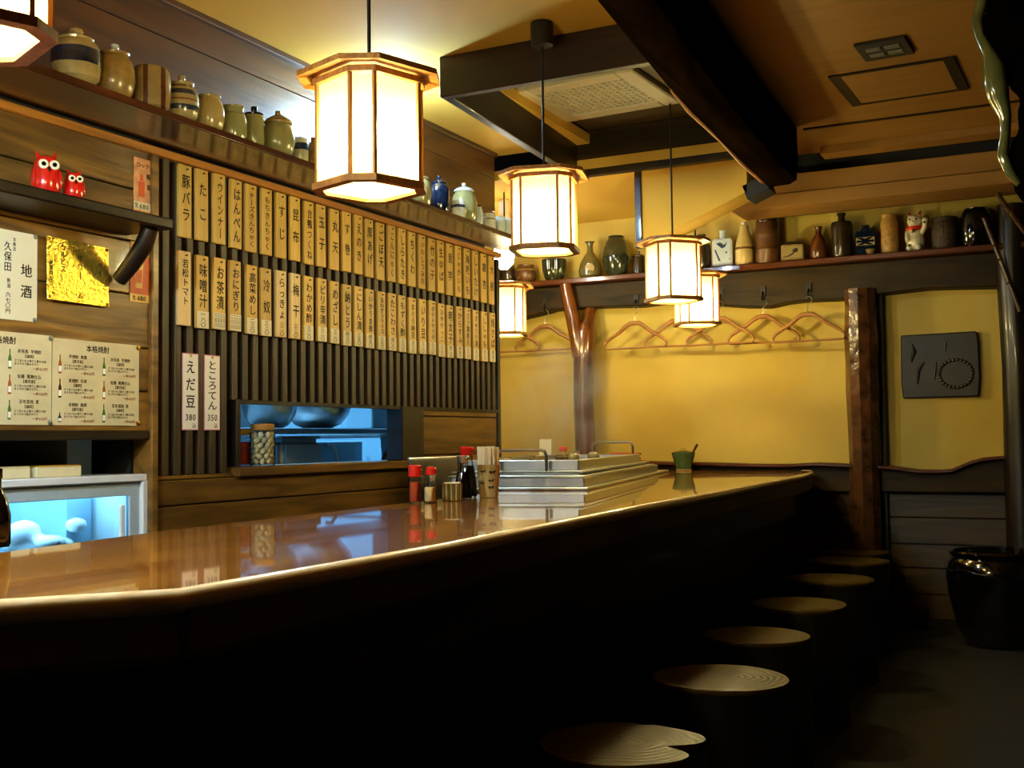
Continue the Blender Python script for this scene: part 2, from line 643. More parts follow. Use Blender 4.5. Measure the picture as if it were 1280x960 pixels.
# light boards to the right of the hatch
for a, b in ((0.60, 0.79), (0.79, 0.985), (0.985, 1.165), (1.165, 1.205)):
    obj('plank', MB().span(-2.735, -2.71, 4.46, 5.2, a + 0.002, b - 0.002), 'wall_wood', wl, bevel=0.003)
obj('jamb', MB().span(-2.78, -2.695, 4.27, 4.455, 0.965, 1.205), 'dark_wood_z', wl, bevel=0.004)
obj('jamb', MB().span(-2.78, -2.70, 3.175, 3.2, 0.93, 1.21), 'dark_wood_z', wl, bevel=0.003)
obj('corner_post', MB().span(-2.8, -2.70, 5.205, 5.235, 0, 1.99), 'dark_wood_z', wl, bevel=0.004)
obj('corner_post', MB().span(-2.775, -2.69, 2.755, 2.785, 0.3, 2.0), 'wall_wood', wl, bevel=0.004)
obj('head_rail', MB().span(-2.76, -2.70, 1.5, 2.76, 1.065, 1.095), 'dark_wood', wl, bevel=0.004)
obj('honey_strip', MB().span(-2.73, -2.685, -1.0, 5.23, 1.998, 2.024), 'trim_gold', wl, bevel=0.003)
obj('cornice', MB().span(-2.735, -2.695, -1.0, 5.22, 2.525, 2.549), 'upper_wood', wl, bevel=0.004)
sl = thing('wall_sill', 'thick plank sill under the serving hatch', 'sill', (-2.64, 3.85, 0.93))
sl['kind'] = 'structure'
sl.name = 'trim_1'
del sl['label'], sl['category']
obj('board', MB().box((-0.145, 0, 0.017), (0.20, 1.36, 0.036)), 'wall_wood', sl, bevel=0.005)
# recess behind the showcase
obj('recess_back', MB().span(-3.45, -3.4, 1.4, 2.80, 0.0, 1.3).span(-3.45, -2.78, 2.765, 2.80, 0, 1.3).span(-3.45, -2.9, 1.4, 2.765, 1.25, 1.3), 'black', wl)

# far wall
wf = thing('wall_far', None, None, kind='structure')
obj('plaster', MB().span(-4.4, 1.8, 6.6, 6.7, 0.8, 2.5), 'plaster', wf)
obj('wall_core', MB().span(-4.4, 1.8, 6.6, 6.7, 0, 0.8), 'black', wf)
for a, b in ((0.05, 0.185), (0.185, 0.325), (0.325, 0.455), (0.455, 0.60), (0.60, 0.74)):
    obj('plank', MB().span(-2.2, -1.16, 6.575, 6.6, a + 0.002, b - 0.002), 'wall_wood_x', wf, bevel=0.003)
    obj('plank', MB().span(-1.0, -0.3, 6.575, 6.6, a + 0.002, b - 0.002), 'wall_wood_x', wf, bevel=0.003)
obj('plank', MB().span(-0.25, 1.8, 6.56, 6.6, 0.05, 2.3), 'dark_wood_z', wf)
obj('baseboard_far', MB().span(-2.2, -0.2, 6.555, 6.575, 0, 0.05), 'dark_wood_x', kind='structure')
obj('wall_right', MB().span(1.8, 1.9, -1.8, 6.7, 0, 2.6), 'dark_wood', kind='structure')
obj('wall_near', MB().span(-4.4, 1.8, -1.9, -1.8, 0, 2.6), 'dark_wood_x', kind='structure')
xz = lambda a, b, c: (a, c, b)
# wavy head beam and wavy sill of the far wall
top = [(-4.3, 1.80), (-3.25, 1.812), (-3.18, 1.831), (-3.05, 1.85), (-2.98, 1.865), (-2.80, 1.868), (-2.63, 1.863), (-2.39, 1.853), (-2.26, 1.862),
       (-2.14, 1.857), (-1.95, 1.835), (-1.75, 1.807), (-1.61, 1.798), (-1.5, 1.815), (-1.43, 1.819), (-1.16, 1.814), (-0.99, 1.83),
       (-0.74, 1.843), (-0.38, 1.826), (1.7, 1.82)]
obj('trim_2', MB().prism(top + [(1.7, 2.01), (-4.3, 2.01)], 6.47, 6.6, xz), 'dark_wood_x', bevel=0.006, kind='structure')
bot = [(-4.3, 0.93), (-2.62, 0.935), (-2.41, 0.915), (-2.2, 0.908), (-2.01, 0.905), (-1.68, 0.895), (-1.5, 0.895), (-1.36, 0.903), (-1.15, 0.894),
       (-0.99, 0.885), (-0.9, 0.876), (-0.81, 0.863), (-0.70, 0.862), (-0.64, 0.868), (-0.59, 0.89), (-0.54, 0.912), (-0.48, 0.928), (-0.40, 0.935), (1.7, 0.93)]
obj('trim_3', MB().prism(bot + [(1.7, 0.74), (-4.3, 0.74)], 6.49, 6.6, xz), 'dark_wood_x', bevel=0.006, kind='structure')
obj('trim_4', MB().prism([(a, b + 0.001) for a, b in bot] + [(a, b - 0.018) for a, b in reversed(bot)], 6.44, 6.50, xz), 'shelf_red_x', bevel=0.004, kind='structure')
# square bark post and dark strip beside it
pp = []
mb = MB()
prof = [(0.0, 0.072), (0.3, 0.07), (0.6, 0.074), (0.9, 0.07), (1.1, 0.073), (1.3, 0.078), (1.45, 0.076), (1.6, 0.08), (1.75, 0.072), (1.86, 0.074)]
for z, r in prof:
    pp.append((-1.09, 6.47, z))
mb.tube(pp, [r * 1.16 for z, r in prof], 10)
M['bark'] = plain('polished knotty bark', '#4a2c12', 0.22, var=0.5, coat=0.5, scale=16, bump=0.9)
obj('trim_5', mb, 'bark', kind='structure')
obj('trim_6', MB().span(-1.012, -0.985, 6.53, 6.6, 0, 1.86), 'black', kind='structure')
obj('trim_7', MB().span(-1.2, -1.165, 6.55, 6.6, 0, 0.74), 'wall_wood_x', kind='structure')
# right-hand dark post with a lit rounded edge
obj('trim_8', MB().tube([(-0.30, 6.47, 0), (-0.305, 6.47, 0.8), (-0.30, 6.47, 1.4), (-0.31, 6.47, 1.9), (-0.3, 6.47, 2.25)], [0.085, 0.082, 0.08, 0.084, 0.08], 14), 'dark_wood_z', kind='structure')
# forked natural log post
fp = thing('trim_9', None, None, (-2.757, 6.46, 0), kind='structure')
obj('trunk', MB().tube([(0.0, 0, 0.74), (0.004, 0, 1.0), (-0.004, 0, 1.3), (0.004, 0, 1.55), (0.014, 0.0, 1.70), (0.026, 0.03, 1.79), (0.03, 0.07, 1.88)],
                       [0.066, 0.064, 0.062, 0.066, 0.068, 0.044, 0.036], 14), 'red_wood', fp)
obj('fork', MB().tube([(-0.012, -0.02, 1.56), (-0.028, -0.035, 1.68), (-0.05, -0.04, 1.80), (-0.075, -0.04, 1.91), (-0.095, -0.04, 2.01)], [0.05, 0.046, 0.044, 0.042, 0.04], 12), 'red_wood', fp)
# display shelf on the far wall
fs = thing('wall_shelf', 'long red-brown display shelf along the ochre far wall', 'shelf', (-1.3, 6.5, 2.01))
obj('board', MB().box((-0.35, -0.005, 0.018), (5.2, 0.19, 0.034)), 'shelf_red_x', fs, bevel=0.006)
# bulkhead above it
bh = thing('trim_10', None, None, kind='structure')
obj('board', MB().span(-1.70, 1.8, 6.1, 6.14, 2.365, 2.465), 'ceil_tan', bh, bevel=0.003)
obj('board', MB().span(-1.70, 1.8, 6.09, 6.14, 2.29, 2.362), 'ceil_tan', bh, bevel=0.003)
obj('board', MB().span(-1.70, 1.8, 6.14, 6.38, 2.29, 2.32), 'ceil_tan', bh, bevel=0.003)
obj('slot_shade', MB().span(-1.70, 1.8, 6.2, 6.6, 2.33, 2.62), 'black', bh)  # black fill paints the shade of the recess above the boards
# slanted soffit under the stair
so = thing('trim_11', None, None, kind='structure')
obj('panel', MB().prism([(-1.99, 2.42), (-1.99, 2.03), (-1.44, 2.252), (-1.44, 2.42)], 5.45, 5.63, xz), 'ceil_cream', so, bevel=0.003)
obj('post', MB().span(-2.02, -1.985, 5.43, 5.47, 2.02, 2.42), 'dark_wood_z', so, bevel=0.003)
obj('end_block', MB().box((-1.40, 5.52, 2.27), (0.12, 0.14, 0.08), (0, -0.38, 0)), 'black', so, bevel=0.004)

# kitchen beyond the hatch
kr = thing('wall_kitchen', None, None, kind='structure')
M['dim_panel'] = plain('dim grey kitchen wall', '#3a4246', 0.6, var=0.3, scale=3)
obj('back_panel', MB().span(-4.3, -4.2, 2.7, 6.6, 0, 2.6), 'dim_panel', kr)
obj('side_panel', MB().span(-4.3, -2.9, 2.6, 2.7, 0, 2.6), 'tile', kr)
obj('side_panel', MB().span(-4.2, -2.80, 5.19, 5.205, 0, 2.42), 'tile', kr)
obj('side_panel', MB().span(-4.2, -2.80, 5.207, 5.23, 0, 2.42), 'plaster', kr)

# ------------------------------------------------------------------ ceiling box, beam, vents
cb = thing('trim_12', None, None, kind='structure')
obj('front_board', MB().span(-2.21, -1.30, 3.79, 3.83, 2.39, 2.552), 'box_wood', cb, bevel=0.003)
obj('side_board', MB().prism([(-2.21, 3.83), (-2.17, 3.83), (-2.27, 5.28), (-2.31, 5.28)], 2.39, 2.62), 'dark_wood', cb, bevel=0.003)
obj('back_board', MB().span(-2.3, -1.30, 5.28, 5.32, 2.385, 2.62), 'dark_wood_x', cb, bevel=0.003)
bp_ = [(2.0, -1.12), (2.9, -1.205), (3.8, -1.29), (4.6, -1.335), (5.5, -1.375)]
mb = MB()
vv, ff = [], []
for y, x in bp_:
    for dx, z in ((0, 2.55), (-0.012, 2.40), (0.005, 2.30), (0.03, 2.275), (0.13, 2.27), (0.165, 2.29), (0.175, 2.40), (0.17, 2.55)):
        vv.append((x + dx, y, z + 0.006 * math.sin(y * 5 + dx * 40)))
n = 8
for j in range(len(bp_) - 1):
    for i in range(n):
        ff.append((j * n + i, j * n + (i + 1) % n, (j + 1) * n + (i + 1) % n, (j + 1) * n + i))
ff += [tuple(range(n)), tuple((len(bp_) - 1) * n + i for i in range(n))]
mb.add(vv, ff)
M['beam'] = wood('old black beam', '#0a0603', '#1a1007', 1, 7, 0.9, rnd=0.02, bump=0.2, spec=0.0)
obj('trim_13', mb, 'beam', smooth=50, kind='structure')
lit_edge = [(-1.285, 3.85, 2.296), (-1.30, 4.1, 2.290), (-1.322, 4.6, 2.292), (-1.345, 5.0, 2.29), (-1.365, 5.48, 2.292)]
obj('beam_lit_edge', MB().tube(lit_edge, [0.006, 0.012, 0.009, 0.013, 0.010], 8), 'trim_gold', kind='structure')  # pale tube paints the lamplit lower edge onto the dark beam
# grille
vt = thing('ceiling_vent', 'off-white square perforated vent grille inside the dark ceiling box', 'vent', (-1.93, 4.72, 2.62), (PI, 0, -0.06))
obj('frame', MB().span(-0.30, -0.22, -0.27, 0.27, 0, 0.03).span(0.22, 0.30, -0.27, 0.27, 0, 0.03)
    .span(-0.22, 0.22, -0.27, -0.19, 0, 0.03).span(-0.22, 0.22, 0.19, 0.27, 0, 0.03), 'off_white', vt, bevel=0.006)
obj('backing', MB().span(-0.22, 0.22, -0.19, 0.19, 0, 0.012), 'black', vt)
gm = MB()
for i in range(16):
    x = -0.22 + 0.44 * i / 15
    gm.span(x - 0.005, x + 0.005, -0.19, 0.19, 0.014, 0.024)
for i in range(11):
    y = -0.19 + 0.38 * i / 10
    gm.span(-0.22, 0.22, y - 0.006, y + 0.006, 0.015, 0.025)
g_ = obj('grille', gm, 'off_white', vt, smooth=0)
# small dark air vent + access hatch
av = thing('ceiling_vent', 'small black rectangular air vent with two slots on the tan ceiling', 'vent', (-0.645, 4.52, 2.55), (PI, 0, -0.05))
obj('frame', MB().span(-0.095, 0.095, -0.105, 0.105, 0, 0.012), 'black', av, bevel=0.003)
for sx in (-1, 1):
    for sy in (-1, 1):
        obj('louvre', MB().box((sx * 0.035, sy * 0.035, 0.0145), (0.055, 0.03, 0.005)), 'steel_dull', av)
ha = thing('ceiling_hatch', 'tan access hatch panel with dark frame on the ceiling', 'hatch', (-0.655, 5.0, 2.55), (PI, 0, -0.03))
obj('panel', MB().span(-0.215, 0.215, -0.215, 0.215, 0, 0.006), 'ceil_tan', ha)
for x in (-0.225, 0.225):
    obj('frame_bar', MB().span(x - 0.022, x + 0.022, -0.24, 0.24, 0, 0.008), 'dark_wood', ha)
for y in (-0.23, 0.23):
    obj('frame_bar', MB().span(-0.203, 0.203, y - 0.008, y + 0.008, 0, 0.008), 'dark_wood_x', ha)

# ------------------------------------------------------------------ lamps
LW, SW = 0.13, 0.056       # long and short face widths of the lantern
HW = LW / 2 + SW / math.sqrt(2)


def octo(grow=0.0):
    a, b = LW / 2 + grow * 0.42, HW + grow
    return [(b, -a), (b, a), (a, b), (-a, b), (-b, a), (-b, -a), (-a, -b), (a, -b)]


def lantern(x, y, zc, rz, label, ztop, canopy=True):
    t = thing('pendant_lantern', label, 'lantern', (x, y, zc), (0, 0, rz), 'octagonal pendant lanterns')
    H = 0.125
    o8 = octo(-0.004)
    post = MB()
    for (px, py) in octo(0):
        obj('frame_post', MB().box((px, py, 0), (0.008, 0.008, 2 * H)), 'lamp_frame', t)

    def ring(z0, z1, g0, g1):
        m = MB()
        A, B = octo(g0), octo(g1)
        for i in range(8):
            j = (i + 1) % 8
            q = [A[i], A[j], B[j], B[i]]
            m.prism(q, z0, z1)
        return m
    obj('base_rim', ring(-H - 0.008, -H + 0.008, -0.012, 0.012), 'lamp_frame', t)
    obj('top_rim', ring(H - 0.006, H + 0.008, -0.012, 0.01), 'lamp_frame', t)
    for i in range(8):
        a, b = o8[i], o8[(i + 1) % 8]
        m = MB()
        m.add([(a[0], a[1], -H + 0.004), (b[0], b[1], -H + 0.004), (b[0], b[1], H - 0.004), (a[0], a[1], H - 0.004)], [(0, 1, 2, 3)])
        obj('paper_panel', m, 'shade', t, smooth=0)
    m = MB()
    m.add([(p[0], p[1], -H) for p in octo(-0.008)], [tuple(range(8))])
    obj('bottom_paper', m, 'shade', t, smooth=0)
    # roof: eight boards sloping gently up to the middle
    A, B = octo(-0.07), octo(0.045)
    for i in range(8):
        j = (i + 1) % 8
        m = MB()
        z0, z1 = H + 0.030, H + 0.010
        tt = 0.013
        vv = [(*A[i], z0), (*A[j], z0), (*B[j], z1), (*B[i], z1), (*A[i], z0 + tt), (*A[j], z0 + tt), (*B[j], z1 + tt), (*B[i], z1 + tt)]
        m.add(vv, [(0, 1, 2, 3), (7, 6, 5, 4), (0, 4, 5, 1), (1, 5, 6, 2), (2, 6, 7, 3), (3, 7, 4, 0)])
        obj('roof_board', m, 'lamp_wood', t)
    m = MB()
    m.prism(octo(-0.068), H + 0.031, H + 0.046)
    obj('roof_cap', m, 'lamp_wood', t)
    zt = ztop - zc
    obj('cord', MB().cyl((0, 0, H + 0.04), (0, 0, zt), 0.0045, 8), 'cord', t)
    if canopy:
        obj('canopy', MB().lathe([(0.030, -0.09), (0.040, -0.085), (0.042, -0.02), (0.040, 0)], 20, (0, 0, zt)), 'cord', t)
    obj('lamp_bulb', MB().lathe([(0.012, 0.075), (0.013, 0.05), (0.03, 0.02), (0.033, 0.0), (0.026, -0.022), (0.002, -0.034)], 14),
        'tube_warm', t)
    ld = bpy.data.lights.new('lantern_light', 'POINT')
    ld.energy = LANTERN_W
    ld.color = LANTERN_COL
    ld.shadow_soft_size = 0.034
    lo = bpy.data.objects.new('lantern_light', ld)
    COL.objects.link(lo)
    lo.parent = t
    lo.location = (0, 0, -0.03)
    return t


D = math.radians
lantern(-1.485, 1.13, 1.795, D(-22), 'nearest octagonal paper lantern, cut off at the upper left corner', 2.55)
lantern(-1.50, 2.24, 1.775, D(-19), 'large octagonal paper lantern hanging in front of the upper menu plates', 2.55)
lantern(-1.70, 3.65, 1.85, D(15), 'octagonal paper lantern hanging from the black canopy by the ceiling box', 2.55)
lantern(-1.66, 4.95, 1.805, D(-45), 'octagonal paper lantern with thin cord before the slanted soffit', 2.62, False)
lantern(-1.85, 5.90, 1.785, D(-60), 'farthest octagonal paper lantern overlapped by another before the wooden hangers', 2.42, False)
lantern(-2.83, 5.55, 1.755, D(-70), 'octagonal paper lantern half hidden behind the end of the lattice', 2.42, False)

lantern(-1.95, 0.25, 1.79, D(12), 'octagonal paper lantern over the near end of the counter, outside the picture', 2.55)  # unseen, added past the visible row to brighten near counter and posters

# fluorescent fitting over the jar shelf
ft = thing('fluorescent_lamp', 'cool compact fluorescent lamp on a short rod above the jar shelf', 'lamp', (-2.52, 3.93, 2.55))
obj('rod', MB().cyl((0, 0, -0.05), (0, 0, 0), 0.008, 8), 'white', ft)
obj('socket', MB().lathe([(0.02, -0.08), (0.024, -0.07), (0.024, -0.04), (0.012, -0.03)], 14), 'white', ft)
obj('tube', MB().cyl((0, 0, -0.19), (0, 0, -0.08), 0.02, 12), 'tube_cool', ft)
f2 = thing('fluorescent_lamp', 'bright bare lamp under the ceiling beyond the end of the jar shelf', 'lamp', (-2.92, 5.72, 2.42))
obj('housing', MB().box((0, 0, -0.11), (0.05, 0.05, 0.22)), 'white', f2, bevel=0.005)
obj('tube', MB().lathe([(0.02, -0.40), (0.05, -0.37), (0.06, -0.31), (0.05, -0.25), (0.02, -0.22)], 14), 'tube_warm', f2)
fill_lamp = thing('fluorescent_lamp', 'cool fluorescent fitting hung low over the cook aisle, outside the picture', 'lamp', (-1.95, 0.85, 1.90))  # added, unseen: cool fill for the fridge rim and posters
obj('housing', MB().box((0, 0, -0.02), (0.24, 0.66, 0.04)), 'white', fill_lamp, bevel=0.005)  # wide housing shaped to keep the added light off the upper wall
for y in (-0.25, 0.25):
    obj('rod', MB().cyl((0, y, 0), (0, y, 0.65), 0.004, 6), 'white', fill_lamp)
obj('tube', MB().cyl((0, -0.27, -0.06), (0, 0.27, -0.06), 0.016, 12), 'tube_fill', fill_lamp)
f3 = thing('fluorescent_lamp', 'long cool fluorescent fitting on the kitchen ceiling behind the hatch', 'lamp', (-3.55, 4.2, 2.55))
obj('housing', MB().box((0, 0, -0.02), (0.12, 1.3, 0.04)), 'white', f3, bevel=0.005)
obj('tube', MB().cyl((0, -0.6, -0.06), (0, 0.6, -0.06), 0.018, 12), 'tube_kitchen', f3)

# ------------------------------------------------------------------ lattice and menu plates
la = thing('slat_lattice', 'dark brown vertical slat lattice carrying the rows of menu plates', 'lattice', (-2.72, 2.8, 0))
slo = mesh_of('slat', MB().span(-0.016, 0.016, -0.015, 0.015, 0.945, 2.005), 'slat', 0.002)
shi = mesh_of('slat', MB().span(-0.016, 0.016, -0.015, 0.015, 1.205, 2.005), 'slat', 0.002)
pit_ = 0.057
k = 0
while 0.03 + k * pit_ < 2.40:
    y = 0.03 + k * pit_
    put('slat', slo if y < 0.37 else shi, la, (0, y, 0))
    k += 1
obj('rail', MB().span(-0.03, -0.0165, 0, 2.41, 1.68, 1.715), 'tile', la)  # pale blue colour stands in for kitchen light on the rail
obj('rail', MB().span(-0.03, -0.0165, 0, 2.41, 1.22, 1.25), 'slat', la)
obj('bottom_rail', MB().span(-0.03, 0.018, 0.38, 2.41, 1.192, 1.206), 'dark_wood', la)
obj('backing', MB().span(-0.055, -0.032, 0, 2.41, 1.21, 2.0).span(-0.055, -0.032, 0, 0.37, 0.945, 1.21), 'black', la)

TOP = '豚バラ たこ ウインナー はんぺん チーズきんちゃく もちきんちゃく すじ 昆布 合鴨つくね 玉子 丸天 す巻 えのき 厚あげ ごぼ天 こんにゃく しらたき ちくわ いわしつみれ 竹の子 生ゆば 里芋 じゃがいも 海老いも しいたけ 銀杏 大根'.split()
LOW = '若松トマト 味噌汁 お茶漬 おにぎり 高菜めし 冷奴 らっきょ 梅干 わかめ酢 ピリ辛漬 めざし 納とう にしん漬 いかうま煮 玉ねぎスライス たこわさ もずく酢 まぐろ納豆 いり豆 ポテトサラダ ひややっこ 明太子 からすみ 三つ葉和え きゅうり漬 ししゃも 焼さば'.split()
PRI = ['', '一八〇', '三五〇', '二〇〇', '二三〇', '三三〇', '三二〇', '三二〇', '三二〇', '三二〇', '三二〇', '四三〇', '三五〇', '四五〇', '三五〇', '四〇〇', '三八〇',
       '五〇〇', '三二〇', '三八〇', '三三〇', '四二〇', '四五〇', '三八〇', '三二〇', '四〇〇', '四五〇']
PALE = {0, 6, 7}
all_glyphs(sorted(set(''.join(TOP + LOW + PRI)) | set('丨')) if False else ''.join(dict.fromkeys(''.join(TOP + LOW + PRI) + '丨')))
ORD = 'first second third fourth fifth sixth seventh eighth ninth tenth eleventh twelfth thirteenth fourteenth fifteenth sixteenth seventeenth eighteenth nineteenth twentieth twenty-first twenty-second twenty-third twenty-fourth twenty-fifth twenty-sixth twenty-seventh'.split()
PW, PT = 0.060, 0.014
pl_hi = mesh_of('board', MB().box((0, 0.124, PT / 2), (PW, 0.248, PT)), 'plate', 0.002)
pl_lo = mesh_of('board', MB().box((0, 0.126, PT / 2), (PW, 0.252, PT)), 'plate', 0.002)
pl_new = mesh_of('board', MB().box((0, 0.126, PT / 2), (PW, 0.252, PT)), 'plate_new', 0.002)
slip = mesh_of('price_slip', MB().box((0, 0.030, PT + 0.0004), (PW - 0.003, 0.058, 0.0008)), 'slip', 0)
nail = mesh_of('nail', MB().lathe([(0.0022, 0), (0.0022, 0.006), (0.0036, 0.0065), (0.003, 0.008)], 8), 'black')
for i, (a, b) in enumerate(zip(TOP, LOW)):
    y1 = 2.906 + i * 0.08535
    for row, (s, z, h) in enumerate(((a, 1.747, 0.248), (b, 1.447, 0.252))):
        tag = 'upper' if row == 0 else 'lower'
        t = thing('menu_plate', f'{tag}-row wooden menu plate lettered {s}, {ORD[i]} from the fridge end', 'sign',
                  (-2.704, y1 + random.uniform(-0.003, 0.003), z + random.uniform(-0.003, 0.003)), (PI / 2, random.uniform(-0.008, 0.008), PI / 2), f'{tag} row of wooden menu plates')
        new = row == 1 and i in PALE
        put('board', pl_hi if row == 0 else (pl_new if new else pl_lo), t)
        put('nail', nail, t, (0.004, h - 0.014, PT - 0.001))
        m = MB()
        wch = 0.040 if len(s) <= 4 else 0.032
        if row == 0:
            vtext(m, s, 0.002, h - 0.028, 0.018 if len(s) > 3 else 0.05, wch, PT + 0.0006)
        else:
            vtext(m, s, 0.002, h - 0.026, 0.068, wch, PT + 0.0006)
        put('lettering', flat_mesh(m, 'ink'), t)
        if row == 1 and i:
            if not new:
                put('price_slip', slip, t)
            m = MB()
            if i in (2, 3):
                for c in range(4):
                    vtext(m, PRI[i], -0.021 + c * 0.014, 0.058, 0.006, 0.012, PT + 0.0014)
            else:
                vtext(m, PRI[i], 0.0, 0.058, 0.004, 0.026, PT + 0.0014)
            put('price', flat_mesh(m, 'ink'), t)


def paper(name, label, cat, y0, y1, z0, z1, mat, x=-2.704, thick=0.0015, group=None, rx=0.0):
    t = thing(name, label, cat, (x, (y0 + y1) / 2, z0), LROT, group)
    obj('sheet', MB().box((0, (z1 - z0) / 2, thick / 2), (y1 - y0, z1 - z0, thick)), mat, t, smooth=0)
    return t, y1 - y0, z1 - z0


def pins(t, pts, z=0.0015, mat='brass', r=0.006):
    for p in pts:
        obj('pin', MB().lathe([(r, 0), (r * 0.9, 0.003), (r * 0.4, 0.0045)], 10), mat, t, (p[0], p[1], z))


def let(t, fn, mat='ink', name='lettering', z=0.0022):
    m = MB()
    fn(m, z)
    put(name, flat_mesh(m, mat), t)


# two white paper slips on the low slats
for (y0, y1, s, pr, nm) in ((2.904, 2.982, 'えだ豆', '380', 'edamame'), (3.011, 3.091, 'ところてん', '350', 'tokoroten')):
    t, W, H = paper('paper_slip', f'white paper slip lettered {s} {pr} on the low slats, ' + ('nearer the fridge' if pr == '380' else 'nearer the hatch'), 'sign', y0, y1, 1.096, 1.357, 'pink', x=-2.7035, group='white paper slips on the lattice')
    obj('card', MB().box((0, H / 2, 0.0018), (W - 0.007, H - 0.007, 0.0012)), 'paper_white', t, smooth=0)

    def f(m, z, s=s, pr=pr, W=W, H=H):
        vtext(m, s, 0.0, H - 0.018, H * 0.26, 0.048, z, 1.0)
        htext(m, pr, 0.0, H * 0.17, 0.030, z, 'C')
        htext(m, '込', W * 0.22, H * 0.06, 0.018, z, 'C')
    let(t, f, z=0.0028)
    pins(t, [(0.0, H - 0.008)], 0.002, 'yellow', 0.005)

# cream sake price sheet
t, W, H = paper('sake_sheet', 'cream sake price sheet lettered 地酒 beside the gold plaque', 'poster', 2.05, 2.310, 1.407, 1.661, 'paper')


def f(m, z):
    vtext(m, '地酒', 0.092, 0.175, 0.055, 0.040, z, 1.0)
    vtext(m, '久保田', 0.028, 0.222, 0.135, 0.026, z)
    vtext(m, '新潟', 0.032, 0.118, 0.088, 0.012, z)
    vtext(m, '六七〇円', 0.030, 0.078, 0.016, 0.018, z)
    vtext(m, '八海山', -0.026, 0.228, 0.140, 0.026, z)
    vtext(m, '新潟', -0.022, 0.122, 0.092, 0.012, z)
    vtext(m, '六四〇円', -0.024, 0.082, 0.020, 0.018, z)
    vtext(m, '越乃寒梅', -0.080, 0.232, 0.140, 0.026, z)
    vtext(m, '六八〇円', -0.078, 0.082, 0.020, 0.018, z)
    for x in (0.05, -0.004):
        vtext(m, '本醸造', x, 0.236, 0.196, 0.010, z)


let(t, f)
pins(t, [(0.122, 0.006), (0.122, 0.248)], mat='steel_dull', r=0.007)

# hammered gold plaque
M['gold'] = plain('hammered gold foil', '#ecc94e', 0.17, metal=0.9, var=0.2, scale=90, bump=0.3)
t = thing('gold_plaque', 'shiny hammered gold foil plaque on the plank wall', 'plaque', (-2.695, 2.452, 1.476), (PI / 2 - 0.02, 0, PI / 2 + 0.040))
obj('foil', MB().box((0, 0.093, 0.005), (0.244, 0.186, 0.004)), 'gold', t, rot=(0, 0, 0), bevel=0.001)


def f(m, z):
    vtext(m, 'カルピス', -0.062, 0.172, 0.085, 0.020, z)
    vtext(m, '税別四五〇', -0.108, 0.118, 0.040, 0.013, z)
    vtext(m, 'サワー', 0.005, 0.15, 0.07, 0.020, z)
    vtext(m, 'ハイ', 0.085, 0.14, 0.09, 0.016, z)
    put_char(m, 'ム', 0.004, 0.022, 0.022, 0.018, z)


let(t, f, z=0.0078)
pins(t, [(-0.115, 0.178), (0.115, 0.178), (-0.115, 0.008), (0.115, 0.008)], 0.006, 'brass', 0.006)

# drink posters
M['salmon'] = plain('salmon print', '#d99a6a', 0.5, var=0.35, scale=26)
M['orange'] = plain('orange print', '#d2541a', 0.45, var=0.15, scale=12)
M['beer'] = plain('amber print', '#e8b85a', 0.45)
t, W, H = paper('drink_poster', 'small salmon drink poster priced 680 above the bracket shelf', 'poster', 2.683, 2.760, 1.768, 1.976, 'salmon', group='small drink posters')
obj('price_strip', MB().box((0, 0.052, 0.002), (W, 0.026, 0.001)), 'paper', t)
obj('tumbler_print', MB().box((-0.004, 0.108, 0.0018), (0.026, 0.05, 0.0006)).box((-0.004, 0.145, 0.0018), (0.014, 0.02, 0.0006)), 'orange', t)
let(t, lambda m, z: (htext(m, '680', 0.006, 0.052, 0.024, z, 'C'), htext(m, '生', -0.027, 0.052, 0.018, z, 'C'), vtext(m, '梅酒', 0.024, 0.17, 0.10, 0.016, z), htext(m, 'ロック', 0.0, 0.185, 0.018, z, 'C')), z=0.0027)
t, W, H = paper('drink_poster', 'small orange drink poster with a glass priced 680 below the log bracket', 'poster', 2.670, 2.752, 1.507, 1.700, 'beer', group='small drink posters')
obj('panel_print', MB().box((0, 0.088, 0.0018), (W, 0.125, 0.0006)), 'orange', t)
obj('glass_print', MB().prism([(-0.019, 0.045), (0.010, 0.045), (0.014, 0.128), (-0.022, 0.128)], 0.002, 0.0026), 'beer', t)
obj('drink_print', MB().prism([(-0.016, 0.062), (0.007, 0.062), (0.009, 0.105), (-0.018, 0.105)], 0.0026, 0.003), 'orange', t)
let(t, lambda m, z: (htext(m, '680', 0.006, 0.013, 0.022, z, 'C'), htext(m, '生', -0.026, 0.013, 0.016, z, 'C'), htext(m, '480', 0.010, 0.164, 0.018, z, 'C')), z=0.0034)

